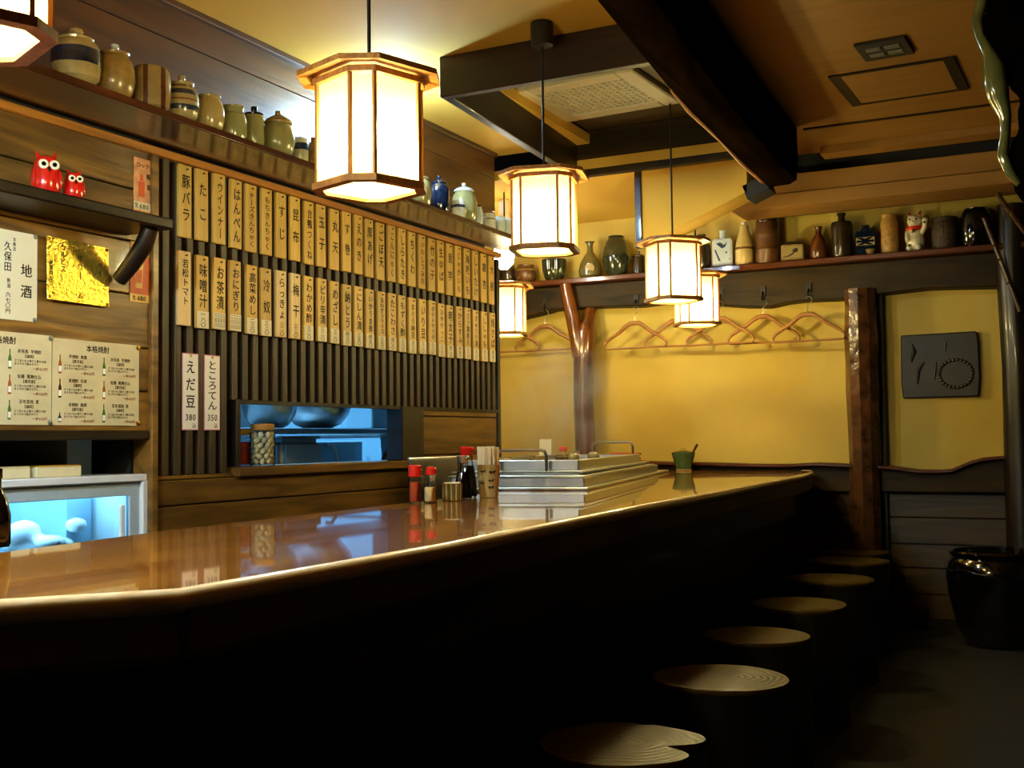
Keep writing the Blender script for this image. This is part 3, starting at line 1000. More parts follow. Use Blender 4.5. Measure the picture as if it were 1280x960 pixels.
# two shochu sheets with small bottles
M['bot_green'] = plain('printed green', '#4a7a34', 0.6)
M['bot_brown'] = plain('printed brown', '#4a2414', 0.6)
M['bot_orange'] = plain('printed amber', '#b0642a', 0.6)
M['bot_blue'] = plain('printed blue', '#1e2c5a', 0.6)
NAMES = [['芋焼酎 黒霧', '麦焼酎 白波', '米焼酎 鳥飼'], ['赤兎馬 芋焼酎', '佐藤 黒麹仕込', '百年孤独 麦']]
for (y0, y1, side, zt) in ((2.022, 2.364, 0, 1.372), (2.367, 2.709, 1, 1.367)):
    t, W, H = paper('liquor_sheet', ('parchment liquor list cut off by the picture edge' if side == 0 else 'parchment liquor list lettered 本格焼酎 ending at the lattice post'), 'poster', y0, y1, 1.110, zt, 'paper_kraft', group='parchment liquor lists')
    body, red, small = MB(), MB(), MB()
    htext(body, '本格焼酎', 0.0, H - 0.024, 0.023, 0.0022, 'C')
    for c in range(2):
        for r_ in range(3):
            x0 = -W / 2 + 0.012 + c * (W / 2 - 0.002)
            yy = H - 0.052 - r_ * 0.072
            htext(small, NAMES[c][r_], x0 + 0.082, yy, 0.0125, 0.0022, 'C')
            htext(small, '【鹿児島】' if (r_ + c) % 2 == 0 else '【福岡】', x0 + 0.082, yy - 0.014, 0.011, 0.0022, 'C')
            htext(small, 'さつまいもの香りと豊かな味', x0 + 0.030, yy - 0.027, 0.0085, 0.0022)
            htext(small, 'まろやかで飲みやすい', x0 + 0.030, yy - 0.036, 0.0085, 0.0022)
            htext(red, '一杯450円', x0 + 0.146, yy - 0.049, 0.011, 0.0022, 'R')
            bmat = ('bot_orange', 'bot_brown', 'bot_blue', 'bot_green', 'bot_orange', 'bot_green')[c * 3 + r_]
            hb = 0.028 if bmat == 'bot_blue' else 0.056
            bz = yy - 0.052
            obj('bottle_print', MB().prism([(x0 + 0.010, bz), (x0 + 0.021, bz), (x0 + 0.021, bz + hb * 0.55), (x0 + 0.0172, bz + hb * 0.75), (x0 + 0.0172, bz + hb), (x0 + 0.0138, bz + hb), (x0 + 0.0138, bz + hb * 0.75), (x0 + 0.010, bz + hb * 0.55)], 0.0016, 0.0022), bmat, t)
            obj('label_print', MB().span(x0 + 0.0105, x0 + 0.0205, bz + hb * 0.1, bz + hb * 0.4, 0.0022, 0.0025), 'paper_white', t)
    put('heading', flat_mesh(body, 'ink'), t)
    put('lettering', flat_mesh(small, 'ink_grey'), t)
    put('price_lettering', flat_mesh(red, 'ink_red'), t)
    pins(t, [(W / 2 - 0.004, H - 0.008), (W / 2 - 0.004, 0.008)], 0.0015, 'steel_dull' if side == 0 else 'brass', 0.008)

# ------------------------------------------------------------------ owl shelf
os_ = thing('bracket_shelf', 'short dark board shelf on a peeled log bracket holding two red owls', 'shelf', (-2.605, 2.0, 1.715))
obj('board', MB().box((0, -0.06, 0.016), (0.20, 1.43, 0.034)), 'dark_wood', os_, bevel=0.005)
obj('bracket', MB().tube([(0.055, 0.60, 0.0), (0.03, 0.60, -0.05), (-0.02, 0.60, -0.105), (-0.072, 0.60, -0.15)], [0.026, 0.029, 0.027, 0.024], 12), 'dark_wood_z', os_)


def owl(loc, s, label, rz):
    t = thing('owl_figurine', label, 'figurine', loc, (0, 0, rz), 'red owl figurines')
    b = MB()
    b.lathe([(0.028, 0), (0.036, 0.012), (0.038, 0.04), (0.036, 0.07), (0.033, 0.09), (0.026, 0.106), (0.012, 0.113), (0.001, 0.114)], 20)
    for q in b.v[:]:
        pass
    b.v = [(x * s, y * s, z * s) for x, y, z in b.v]
    obj('body', b, 'red_glaze', t)
    for sd in (-1, 1):
        e = obj('ear', MB().tube([(0, sd * 0.018 * s, 0.100 * s), (0, sd * 0.026 * s, 0.124 * s)], [0.010 * s, 0.002 * s], 8), 'red_glaze', t)
        e = obj('eye', MB().lathe([(0.014 * s, 0), (0.013 * s, 0.004 * s), (0.004 * s, 0.005 * s)], 14), 'off_white', t, (0.032 * s, sd * 0.0145 * s, 0.082 * s), (0, PI / 2, 0))
        obj('pupil', MB().lathe([(0.007 * s, 0.004 * s), (0.006 * s, 0.0065 * s), (0.001, 0.007 * s)], 10), 'black_gloss', e)
        obj('wing', MB().ball((0.004 * s, sd * 0.034 * s, 0.045 * s), (0.022 * s, 0.008 * s, 0.030 * s)), 'red_glaze', t)
    obj('beak', MB().tube([(0.034 * s, 0, 0.072 * s), (0.042 * s, 0, 0.060 * s)], [0.006 * s, 0.001], 8), 'black_gloss', t)
    return t


owl((-2.575, 2.228, 1.748), 1.0, 'larger red ceramic owl on the log bracket shelf', D(-28))
owl((-2.560, 2.312, 1.748), 0.72, 'smaller red ceramic owl standing beside the larger one', D(-28))

# ------------------------------------------------------------------ jar shelf over the menu plates
js = thing('jar_shelf', 'long red-brown board shelf over the menu plates holding jars', 'shelf', (-2.55, 2.0, 2.032))
zlip = lambda y: -0.013 * y
mb = MB()
P_ = [(0.15, -3.0), (0.15, 2.95), (0.14, 3.08), (0.09, 3.18), (0.0, 3.22), (-0.15, 3.22), (-0.15, -3.0)]
zz = lambda x, y: (zlip(y) if y > 0 else 0) * (x + 0.15) / 0.30 + (0.0065)
nP = len(P_)
vv = [(x, y, zz(x, y)) for x, y in P_] + [(x, y, zz(x, y) + 0.024) for x, y in P_]
mb.add(vv, [tuple(range(nP)), tuple(range(2 * nP - 1, nP - 1, -1))] + [(i, i + nP, (i + 1) % nP + nP, (i + 1) % nP) for i in range(nP)])
obj('board', mb, 'shelf_red', js, bevel=0.004, seg=2)
zsh = lambda y: 2.032 + 0.0325 + zlip(y - 2.0) * 0.67


def jar(y, h, w, prof, mat, label, x=-2.5, extra=None, group='jars on the shelf over the menu plates', sy=1.0):
    t = thing('ceramic_jar', label, 'jar', (x, y, zsh(y)), (0, 0, 0), group)
    obj('body', MB().lathe([(r * w / 2, z * h) for r, z in prof], 28), mat, t)
    if extra:
        extra(t, w, h)
    return t


ROUND = [(0.62, 0), (0.86, 0.10), (1.0, 0.36), (0.97, 0.56), (0.84, 0.74), (0.66, 0.84), (0.66, 0.88), (0.60, 0.88)]
FAT = [(0.70, 0), (0.93, 0.10), (1.0, 0.32), (1.0, 0.58), (0.92, 0.74), (0.70, 0.84), (0.66, 0.86)]
DRUM = [(0.78, 0), (0.92, 0.06), (1.0, 0.35), (1.0, 0.65), (0.92, 0.92), (0.80, 1.0), (0.1, 1.0)]
CYL = [(0.9, 0), (1.0, 0.04), (1.0, 0.70), (0.94, 0.78), (0.86, 0.80)]
SHOULD = [(0.8, 0), (0.96, 0.06), (1.0, 0.5), (0.92, 0.7), (0.45, 0.84), (0.36, 0.9), (0.42, 1.0), (0.3, 1.0)]


def lid(z0, r, hh, mat, knob=True, kr=0.22, kmat=None):
    def fn(t, w, h):
        R = w / 2
        l = obj('lid', MB().lathe([(r * R, z0 * h), (r * R * 1.04, z0 * h + 0.006), (r * R * 0.92, (z0 + hh * 0.45) * h), (r * R * 0.4, (z0 + hh * 0.85) * h), (0.001, (z0 + hh * 0.9) * h)], 24), mat, t)
        if knob:
            zk = (z0 + hh * 0.85) * h
            obj('knob', MB().lathe([(kr * R * 0.7, zk), (kr * R, zk + 0.010), (kr * R * 0.9, zk + 0.017), (0.001, zk + 0.019)], 14), kmat or mat, l)
    return fn


M['celadon'] = plain('celadon glaze', '#86855a', 0.2, var=0.12, coat=0.6)
M['cream_glaze'] = plain('cream glaze', '#9e8c5c', 0.22, var=0.12, coat=0.6)
M['tan_glaze'] = plain('tan speckled glaze', '#82693a', 0.3, var=0.2, coat=0.4, scale=60)
M['olive_glaze'] = plain('olive glaze', '#5e5630', 0.22, var=0.15, coat=0.6)
M['navy_glaze'] = plain('navy black glaze', '#0e1c34', 0.12, var=0.3, coat=0.8)
M['pale_glaze'] = plain('pale blue white glaze', '#c6d2da', 0.2, var=0.08, coat=0.6)
b1 = bands('cobalt band glaze', [(-0.15, '#94845a'), (0.050, '#151c30'), (0.078, '#1a2340'), (0.095, '#94845a')], blotch=0.3)
b4 = bands('striped glaze', [(-0.15, '#93845f'), (0.030, '#232a3c'), (0.046, '#93845f'), (0.060, '#7a4630'), (0.066, '#93845f'), (0.080, '#232a3c'), (0.096, '#93845f'), (0.104, '#3a3428'), (0.110, '#93845f')])
b3 = bands('brown strip barrel glaze', [(-0.15, '#86704a'), (-0.022, '#4a2818'), (-0.008, '#86704a'), (0.028, '#4a2818'), (0.042, '#86704a')], axis=1)
b9 = bands('navy ring glaze', [(-0.15, '#a8a488'), (0.050, '#16244a'), (0.075, '#cfd0c4'), (0.10, '#8f9a9a')])
b16 = bands('white ring glaze', [(-0.15, '#d4d6d2'), (0.055, '#6a3a2a'), (0.060, '#d4d6d2')])
b13 = bands('ink brush glaze', [(-0.15, '#cdd6de'), (0.045, '#2a3040'), (0.058, '#cdd6de')], blotch=0.4)
jar(2.263, 0.145, 0.135, FAT, b1, 'wide cream jar with a cobalt band and flat knob lid, near the corner lantern', extra=lid(0.84, 0.70, 0.14, 'cream_glaze', kr=0.30))
jar(2.405, 0.146, 0.118, ROUND, 'tan_glaze', 'round tan speckled jar with a small pale knob', extra=lid(0.86, 0.70, 0.12, 'tan_glaze', kmat='pale_glaze'))
BJ = jar(2.550, 0.130, 0.120, DRUM, b3, 'barrel-shaped jar with two upright brown stripes')
BJ.rotation_euler = (0, 0, -0.78)
jar(2.682, 0.134, 0.110, ROUND, b4, 'cream jar with narrow dark blue horizontal stripes and round knob', extra=lid(0.86, 0.68, 0.12, b4, kmat='cream_glaze'))
jar(2.809, 0.128, 0.098, ROUND, 'cream_glaze', 'plain round cream jar with flat rimmed lid, next to the striped one', extra=lid(0.87, 0.72, 0.08, 'cream_glaze', False))
jar(2.925, 0.127, 0.088, [(0.8, 0), (0.98, 0.12), (1.0, 0.5), (0.9, 0.66), (0.74, 0.70), (0.78, 0.78), (0.78, 0.86)], 'celadon', 'stout celadon jar with a broad collar', extra=lid(0.85, 0.80, 0.10, 'celadon', False))
jar(3.030, 0.140, 0.068, CYL, 'celadon', 'slim pale cylinder jar with a black knobbed lid', extra=lid(0.79, 0.92, 0.12, 'navy_glaze', kr=0.34))
jar(3.161, 0.164, 0.118, [(0.60, 0), (0.84, 0.08), (1.0, 0.30), (0.98, 0.44), (0.82, 0.62), (0.72, 0.70)], 'celadon', 'large grey-green jar with an olive cone lid', extra=lid(0.69, 0.80, 0.22, 'tan_glaze', kr=0.2))
jar(3.285, 0.108, 0.060, CYL, b9, 'small white jar with a navy ring', extra=lid(0.79, 0.88, 0.16, 'pale_glaze', False))
jar(3.372, 0.118, 0.070, SHOULD, 'tan_glaze', 'tan bottle with sloping shoulders half behind the large lantern')
jar(4.120, 0.142, 0.095, ROUND, 'celadon', 'pale round jar lit from above beside the large lantern', extra=lid(0.86, 0.7, 0.12, 'pale_glaze', False))
jar(4.275, 0.155, 0.092, FAT, 'navy_glaze', 'navy-black jar with a domed lid', extra=lid(0.84, 0.74, 0.15, 'navy_glaze'))
jar(4.392, 0.095, 0.064, CYL, b13, 'small white cup with dark brushed marks', x=-2.47)
jar(4.500, 0.166, 0.122, ROUND, 'celadon', 'pale green round jar with a pointed knob lid', extra=lid(0.85, 0.74, 0.17, 'pale_glaze', kr=0.16))
jar(4.625, 0.110, 0.060, ROUND, 'pale_glaze', 'small pale jar with a dark cap', extra=lid(0.86, 0.72, 0.12, 'navy_glaze', False))
jar(4.735, 0.105, 0.070, CYL, b16, 'white jar with a thin brown ring')
jar(4.850, 0.115, 0.056, CYL, 'pale_glaze', 'pale blue cylinder cup, nearer of the last two on the jar shelf')
jar(4.930, 0.118, 0.056, CYL, 'pale_glaze', 'pale blue cylinder cup farthest along the jar shelf')

# ------------------------------------------------------------------ showcase fridge in the recess
fr = thing('display_fridge', 'white countertop display fridge with a sliding glass door', 'fridge', (-3.0, 2.24, 0.48))
# local: x depth (front at +0.28), y width -0.75..0.52, z 0..0.475
obj('cabinet', MB().span(-0.28, 0.27, -0.78, 0.52, 0.445, 0.475).span(-0.28, 0.27, 0.485, 0.52, 0, 0.445).span(-0.28, 0.27, -0.78, -0.74, 0, 0.445)
    .span(-0.28, -0.25, -0.74, 0.485, 0, 0.445).span(-0.25, 0.27, -0.74, 0.485, 0, 0.04), 'white', fr, bevel=0.003)
obj('front_frame', MB().span(0.27, 0.29, -0.78, 0.515, 0.452, 0.475).span(0.27, 0.29, 0.497, 0.52, 0, 0.455).span(0.27, 0.29, -0.78, -0.75, 0, 0.455), 'white', fr, bevel=0.003)
ins = obj('door_frame', MB().span(0.255, 0.275, -0.74, 0.492, 0.408, 0.448).span(0.255, 0.275, 0.455, 0.492, 0, 0.408).span(0.258, 0.278, -0.09, -0.045, 0, 0.408), 'frame_blue', fr, bevel=0.002)
obj('glass_door', MB().span(0.262, 0.266, -0.045, 0.455, 0.02, 0.408), 'glass_cool', fr)
obj('glass_door', MB().span(0.250, 0.254, -0.74, -0.06, 0.02, 0.408), 'glass_cool', fr)
obj('light_strip', MB().span(-0.2, 0.22, -0.70, 0.46, 0.43, 0.442), 'showcase_tube', fr)
obj('inner_shelf', MB().span(-0.24, 0.20, -0.72, 0.47, 0.20, 0.21), 'steel_dull', fr)
obj('handle', MB().box((0.272, 0.425, 0.30), (0.012, 0.02, 0.16)), 'white', fr, bevel=0.003)
t = thing('plastic_bag', 'crumpled translucent bag on the shelf inside the display fridge', 'bag', (-2.93, 2.54, 0.69))
mb = MB()
for i in range(9):
    mb.ball((random.uniform(-0.06, 0.06), random.uniform(-0.10, 0.08), random.uniform(0.03, 0.11)), (random.uniform(0.03, 0.05), random.uniform(0.03, 0.06), random.uniform(0.02, 0.04)), 10, 6)
remeshed('bag_skin', mb, 'white', 0.010, t, sm=2)
for (y, wd, zc_, lab) in ((2.455, 0.17, 0.955, 'tan flat cardboard box on the fridge top, nearer the lattice post'), (2.27, 0.16, 0.955, 'dull tan flat box lying on the fridge top behind the open lid')):
    t = thing('cardboard_box', lab, 'box', (-2.86, y, zc_), (0, 0, 0), 'flat boxes on the fridge')
    obj('carton', MB().box((0, 0, 0.016), (0.18, wd, 0.032)), 'paper_kraft', t, bevel=0.002)
    obj('flap', MB().box((0.02, 0, 0.0335), (0.14, wd * 0.95, 0.003)), 'yellow' if wd > 0.165 else 'paper_kraft', t)

# ------------------------------------------------------------------ kitchen things seen through the hatch
ks = thing('steel_shelf', 'steel kitchen shelf across the hatch holding bowls', 'shelf', (-3.25, 4.2, 1.09))
obj('board', MB().box((0, 0.1, 0.012), (0.34, 1.9, 0.024)), 'steel_dull', ks, bevel=0.003)
for y in (-0.75, 1.0):
    obj('bracket', MB().box((-0.42, y, -0.006), (0.86, 0.03, 0.012)), 'steel_dull', ks)


def bowl(loc, r, h, label, rot=(0, 0, 0)):
    t = thing('steel_bowl', label, 'bowl', loc, rot, 'steel bowls on the kitchen shelf')
    obj('shell', MB().lathe([(r * 0.35, 0), (r * 0.62, h * 0.12), (r * 0.86, h * 0.42), (r * 0.97, h * 0.8), (r, h), (r * 0.97, h), (r * 0.8, h * 0.40), (r * 0.4, h * 0.06)], 32), 'metal', t)
    obj('rim', MB().tube([(r * math.cos(2 * PI * i / 28), r * math.sin(2 * PI * i / 28), h) for i in range(28)], 0.005, 6, True), 'metal', t)


bowl((-3.25, 4.06, 1.114), 0.13, 0.15, 'smaller steel bowl on the kitchen shelf, near the jars', (0.25, 0.1, 0))
bowl((-3.25, 4.40, 1.114), 0.175, 0.17, 'larger steel bowl on the kitchen shelf')
kc = thing('kitchen_counter', 'steel kitchen worktop behind the hatch sill', 'worktop', (-3.25, 4.2, 0))
obj('top', MB().box((0, -0.17, 0.92), (0.6, 2.1, 0.03)), 'steel_dull', kc, bevel=0.003)
obj('cabinet', MB().box((-0.02, -0.17, 0.4525), (0.55, 2.0, 0.905)), 'steel_dull', kc)
t = thing('steel_canister', 'rounded steel canister on the kitchen worktop behind the garlic jar', 'canister', (-3.2, 4.08, 0.936))
obj('body', MB().box((0, 0, 0.065), (0.22, 0.30, 0.13)), 'steel_dull', t, bevel=0.025, seg=3)
obj('lid', MB().box((0, 0, 0.136), (0.20, 0.28, 0.012)), 'metal', t, bevel=0.004)
t = thing('ladle', 'curved chrome ladle handle beside the steel canister', 'ladle', (-3.1, 4.30, 0.936))
obj('handle', MB().tube([(0, -0.04, 0.10), (0, 0.0, 0.105), (0, 0.03, 0.08), (0, 0.045, 0.04), (0, 0.05, 0.012)], 0.008, 8), 'metal', t)
obj('cup', MB().lathe([(0.001, 0), (0.03, 0.004), (0.035, 0.02), (0.034, 0.02), (0.028, 0.006)], 16, (0, 0.07, 0)), 'metal', t)
t = thing('wall_panel', 'pale blue upright steel panel behind the kitchen worktop', 'panel', (-3.50, 4.75, 0.936))
obj('sheet', MB().box((0, 0, 0.06), (0.02, 0.75, 0.115)), 'tile', t, bevel=0.003)
t = thing('plate_rack', 'slanted dark wire plate rack at the hatch jamb', 'rack', (-2.97, 4.72, 0.936))
obj('rail', MB().box((0, 0.05, 0.125), (0.02, 0.028, 0.30), (-0.80, 0, 0)), 'dark_wood_z', t)
obj('rail', MB().box((-0.08, 0.05, 0.125), (0.02, 0.028, 0.30), (-0.80, 0, 0)), 'dark_wood_z', t)
for i in range(7):
    q = 0.03 + i * 0.032
    obj('rung', MB().cyl((0.0, 0.05 + (q - 0.125) * 1.02, q), (-0.08, 0.05 + (q - 0.125) * 1.02, q), 0.0035, 6), 'metal', t)
t = thing('steel_container', 'pale blue-lit box at the far end of the kitchen shelf', 'container', (-3.24, 4.80, 1.114))
obj('body', MB().box((0, 0, 0.07), (0.16, 0.14, 0.14)), 'tile', t, bevel=0.006)
obj('lid', MB().box((0, 0, 0.145), (0.165, 0.145, 0.01)), 'steel_dull', t, bevel=0.002)


def glass_jar(loc, r, h, fill, lidmat, label, cloves=0):
    t = thing('glass_jar', label, 'jar', loc, (0, 0, 0), 'glass jars on the hatch sill')
    obj('glass', MB().lathe([(r * 0.94, 0), (r, 0.006), (r, h * 0.78), (r * 0.86, h * 0.84), (r * 0.86, h * 0.86)], 24), 'glass', t)
    l = obj('lid', MB().lathe([(r * 0.92, h * 0.85), (r * 0.94, h * 0.86), (r * 0.94, h * 0.985), (r * 0.9, h)], 24), lidmat, t)
    if cloves:
        q = 0
        rr = random.Random(3)
        for zz in range(6):
            for a in range(7):
                an = a * 2 * PI / 7 + zz * 0.5
                obj('clove', MB().ball((0, 0, 0), (0.011, 0.009, 0.014), 8, 6), fill, t, (math.cos(an) * r * 0.70, math.sin(an) * r * 0.70, 0.016 + zz * h * 0.125), (rr.uniform(-1, 1), rr.uniform(-1, 1), rr.uniform(0, 3)))
    else:
        m = MB().lathe([(r * 0.90, 0.004), (r * 0.93, 0.01), (r * 0.93, h * 0.62), (r * 0.7, h * 0.66)], 20)
        obj('contents', m, fill, t)
    return t


M['tan_lid'] = plain('tan plastic lid', '#b0803c', 0.5)
glass_jar((-2.738, 3.365, 0.966), 0.047, 0.155, 'garlic', 'tan_lid', 'glass jar of pale garlic with a tan lid on the hatch sill', 1)
glass_jar((-2.838, 3.375, 0.966), 0.042, 0.135, 'pickle', 'yellow', 'glass jar of red pickles with a yellow lid on the hatch sill')

# ------------------------------------------------------------------ counter
ct = thing('bar_counter', 'long varnished honey wood counter with dark apron and base', 'counter', (0, 0, 0))
front = [(-1.05, 1.136), (-1.053, 1.43), (-1.057, 1.83), (-1.105, 2.57), (-1.13, 3.05), (-1.157, 3.73), (-1.204, 4.65), (-1.255, 5.60), (-1.30, 6.10), (-1.36, 6.40), (-1.42, 6.44)]
back = [(-2.82, 6.44), (-2.78, 5.27), (-2.68, 5.25), (-2.62, 4.7), (-2.40, 4.3), (-1.96, 3.85), (-1.89, 3.0), (-1.82, 1.86)]
wing = [(-1.75, 1.42), (-1.76, 1.2), (-2.32, 0.50), (-2.72, 0.03), (-2.3, -0.33)]
wt = obj('worktop', MB().prism(front + back + wing, 0.765, 0.86), 'counter', ct, bevel=0.012, seg=3)
M['slab_shade'] = wood('shade-darkened slab side', '#4a3618', '#6e5228', 1, 7, 0.5, rnd=0.02, bump=0.1)  # darker than the top: shade on the side faces painted in
wt.data.materials.append(M['slab_shade'])
for p in wt.data.polygons:
    if p.normal.z < 0.5:
        p.material_index = 1
M['edge'] = wood('pale counter edge highlight', '#d8b484', '#ecd0a4', 1, 9, 0.25, coat=0.6, rnd=0.02, bump=0.02)  # lamp highlight on the rounded front lip, painted as a pale tube
edge = [(-2.3, -0.33), (-1.9, 0.14), (-1.4, 0.725), (-1.055, 1.13)] + front[1:]
obj('edge_highlight', MB().tube([(x - 0.006, y + 0.002, 0.846) for x, y in edge], 0.0165, 12), 'edge', ct)
obj('seam', MB().box((-1.058, 1.135, 0.805), (0.022, 0.006, 0.075), (0, 0, 0.75)), 'black', ct)
off = lambda P, d: [(x - d, y) for x, y in P]
obj('base_panel', MB().prism([(-1.20, 1.25), (-1.22, 2.0), (-1.27, 3.05), (-1.30, 3.9), (-1.36, 5.0), (-1.42, 5.65), (-1.80, 5.66), (-1.75, 3.5), (-1.70, 1.8)], 0, 0.765), 'dark_wood', ct, bevel=0.006)
obj('base_panel', MB().prism([(-1.205, 1.245), (-1.70, 1.80), (-1.70, 1.25), (-2.45, 0.15), (-2.38, -0.12)], 0, 0.765), 'dark_wood', ct, bevel=0.006)
obj('apron', MB().prism([(-1.10, 1.20), (-1.105, 1.9), (-1.155, 2.6), (-1.20, 3.9), (-1.25, 4.7), (-1.30, 5.7), (-1.33, 5.7), (-1.28, 4.7), (-1.23, 3.9), (-1.185, 2.6), (-1.135, 1.9), (-1.13, 1.22)], 0.66, 0.765), 'dark_wood', ct)


def on_counter(name, label, cat, x, y, group=None, rz=0.0):
    return thing(name, label, cat, (x, y, 0.861), (0, 0, rz), group)


# tall red-capped shaker
t = on_counter('spice_shaker', 'tall glass shaker of red pepper with a red cap', 'shaker', -1.842, 2.988, 'shakers on the counter')
obj('glass', MB().lathe([(0.017, 0), (0.0185, 0.004), (0.0185, 0.08), (0.017, 0.084)], 20), 'glass', t)
obj('contents', MB().lathe([(0.0165, 0.004), (0.017, 0.006), (0.017, 0.062), (0.015, 0.064)], 18), 'spice', t)
obj('cap', MB().lathe([(0.0185, 0.080), (0.020, 0.082), (0.020, 0.113), (0.017, 0.116)], 20), 'red_plastic', t)
t = on_counter('spice_shaker', 'glass shaker of pale sesame with slanted red lid', 'shaker', -1.808, 3.020, 'shakers on the counter')
obj('glass', MB().lathe([(0.017, 0), (0.019, 0.004), (0.019, 0.058), (0.015, 0.078), (0.013, 0.086)], 20), 'glass', t)
obj('contents', MB().lathe([(0.0165, 0.004), (0.0175, 0.006), (0.0175, 0.042), (0.014, 0.047)], 18), 'salt', t)
obj('cap', MB().lathe([(0.014, 0.085), (0.0165, 0.087), (0.0165, 0.104), (0.012, 0.110)], 18), 'red_plastic', t, rot=(0, 0.05, 0))
t = on_counter('toothpick_holder', 'slim tan tube of toothpicks behind the sesame shaker', 'holder', -1.845, 3.10)
obj('tube', MB().lathe([(0.013, 0), (0.0135, 0.003), (0.0135, 0.062), (0.011, 0.062), (0.011, 0.01)], 16), 'olive_glaze', t)
for i in range(7):
    a = i * 0.9
    obj('toothpick', MB().cyl((0.005 * math.cos(a), 0.005 * math.sin(a), 0.012), (0.008 * math.cos(a), 0.008 * math.sin(a), 0.082 - 0.004 * (i % 3)), 0.0012, 5), 'chop', t)
t = on_counter('toothpick_holder', 'ribbed bamboo-striped cup with white rim beside the soy bottles', 'holder', -1.795, 3.135)
for i in range(22):
    a = 2 * PI * i / 22
    obj('rib', MB().cyl((0.028 * math.cos(a), 0.028 * math.sin(a), 0.001), (0.029 * math.cos(a), 0.029 * math.sin(a), 0.054), 0.0042, 6), ('cream_glaze', 'olive_glaze')[i % 2], t)
obj('cup', MB().lathe([(0.027, 0), (0.027, 0.056), (0.024, 0.058), (0.021, 0.052), (0.021, 0.02)], 22), 'paper', t)


def soy(x, y, s, capmat, label):
    t = on_counter('soy_bottle', label, 'bottle', x, y, 'soy sauce bottles on the counter')
    obj('glass', MB().lathe([(0.028 * s, 0), (0.031 * s, 0.005), (0.029 * s, 0.05 * s), (0.022 * s, 0.09 * s), (0.018 * s, 0.112 * s), (0.018 * s, 0.128 * s)], 20), 'glass', t)
    obj('contents', MB().lathe([(0.026 * s, 0.004), (0.0295 * s, 0.007), (0.0275 * s, 0.05 * s), (0.021 * s, 0.088 * s), (0.019 * s, 0.096 * s)], 20), 'soy', t)
    c = obj('cap', MB().lathe([(0.016 * s, 0.126 * s), (0.019 * s, 0.130 * s), (0.022 * s, 0.150 * s), (0.020 * s, 0.153 * s)], 18), capmat, t)
    obj('spout', MB().tube([(0.016 * s, -0.006, 0.142 * s), (0.032 * s, -0.010, 0.146 * s)], [0.006 * s, 0.003 * s], 8), capmat, c)


soy(-1.800, 3.215, 0.92, 'metal', 'soy sauce bottle with a clear neck beside the ribbed cup')
soy(-1.853, 3.336, 1.10, 'red_plastic', 'soy sauce bottle with a red cap beside the printed cup')
# printed cup holding chopsticks
t = on_counter('chopstick_cup', 'tan cup printed with black bamboo leaves holding chopsticks', 'cup', -1.775, 3.345)
obj('cup', MB().lathe([(0.030, 0), (0.031, 0.003), (0.0385, 0.104), (0.0405, 0.108), (0.0365, 0.108), (0.030, 0.01)], 28), plain('tan cup glaze', '#b5a468', 0.5, var=0.06), t)
for i, (a, z, sc) in enumerate(((-0.75, 0.086, 1.0), (-0.85, 0.058, 0.85), (-0.85, 0.036, 0.85), (-1.60, 0.088, 0.8), (-1.75, 0.05, 0.7), (0.2, 0.075, 0.9))):
    R_ = 0.031 + 0.0075 * z / 0.104 + 0.0008
    m = MB()
    for (y1, z1) in ((-0.015, -0.002), (-0.008, -0.010), (0.009, -0.009), (0.015, 0.001)):
        nx, nz = -z1 * 0.22, y1 * 0.22
        m.add([(0, 0, 0), (0, sc * (y1 * 0.5 + nx), sc * (z1 * 0.5 + nz)), (0, sc * y1, sc * z1), (0, sc * (y1 * 0.5 - nx), sc * (z1 * 0.5 - nz))], [(0, 1, 2, 3)])
    obj('leaf_print', m, 'ink', t, (R_ * math.cos(a), R_ * math.sin(a), z), (0, 0.07, a), smooth=0)
rr = random.Random(5)
for i in range(30):
    a = 2 * PI * i / 30 * 3.7
    r_ = 0.030 * math.sqrt((i + 0.5) / 30)
    obj('chopstick', MB().box((0, 0, 0.085), (0.0085, 0.0065, 0.150)), 'chop', t, (r_ * math.cos(a), r_ * math.sin(a), 0.006 + rr.uniform(-0.002, 0.003)), (rr.uniform(-.03, .03), rr.uniform(-.03, .03), a))
# dark bottle cut by the left edge of the counter
t = on_counter('soy_bottle', 'dark bottle standing at the near left end of the counter', 'bottle', -1.838, 1.478)
obj('body', MB().lathe([(0.026, 0), (0.029, 0.006), (0.029, 0.06), (0.022, 0.09), (0.012, 0.11), (0.012, 0.13)], 20), 'soy', t)
obj('cap', MB().lathe([(0.013, 0.128), (0.014, 0.13), (0.014, 0.146), (0.01, 0.148)], 14), 'black_gloss', t)
# green pot with spoon
t = on_counter('mustard_pot', 'green glazed pot with a wooden spoon and glass lid near the far wall', 'pot', -2.085, 6.34)
obj('body', MB().lathe([(0.040, 0), (0.045, 0.004), (0.048, 0.02), (0.054, 0.05), (0.066, 0.088), (0.070, 0.106), (0.064, 0.106), (0.05, 0.05)], 28), 'green', t)
obj('foot', MB().lathe([(0.044, -0.0005), (0.047, 0.004), (0.043, 0.018)], 24), 'cream_glaze', t)
obj('lid', MB().lathe([(0.063, 0.104), (0.045, 0.112), (0.016, 0.118), (0.013, 0.128), (0.001, 0.131)], 24), 'glass', t)
obj('spoon', MB().tube([(0.03, 0, 0.04), (0.06, 0, 0.11), (0.085, 0, 0.152)], [0.008, 0.007, 0.008], 8), 'red_wood', t)

# simmering pan let into the counter
ang = math.atan2(0.2, 0.98)
ov = thing('simmer_pan', 'stepped stainless simmering pan with wire handles on the counter', 'pan', (-1.64, 3.87, 0.8605), (0, 0, ang))
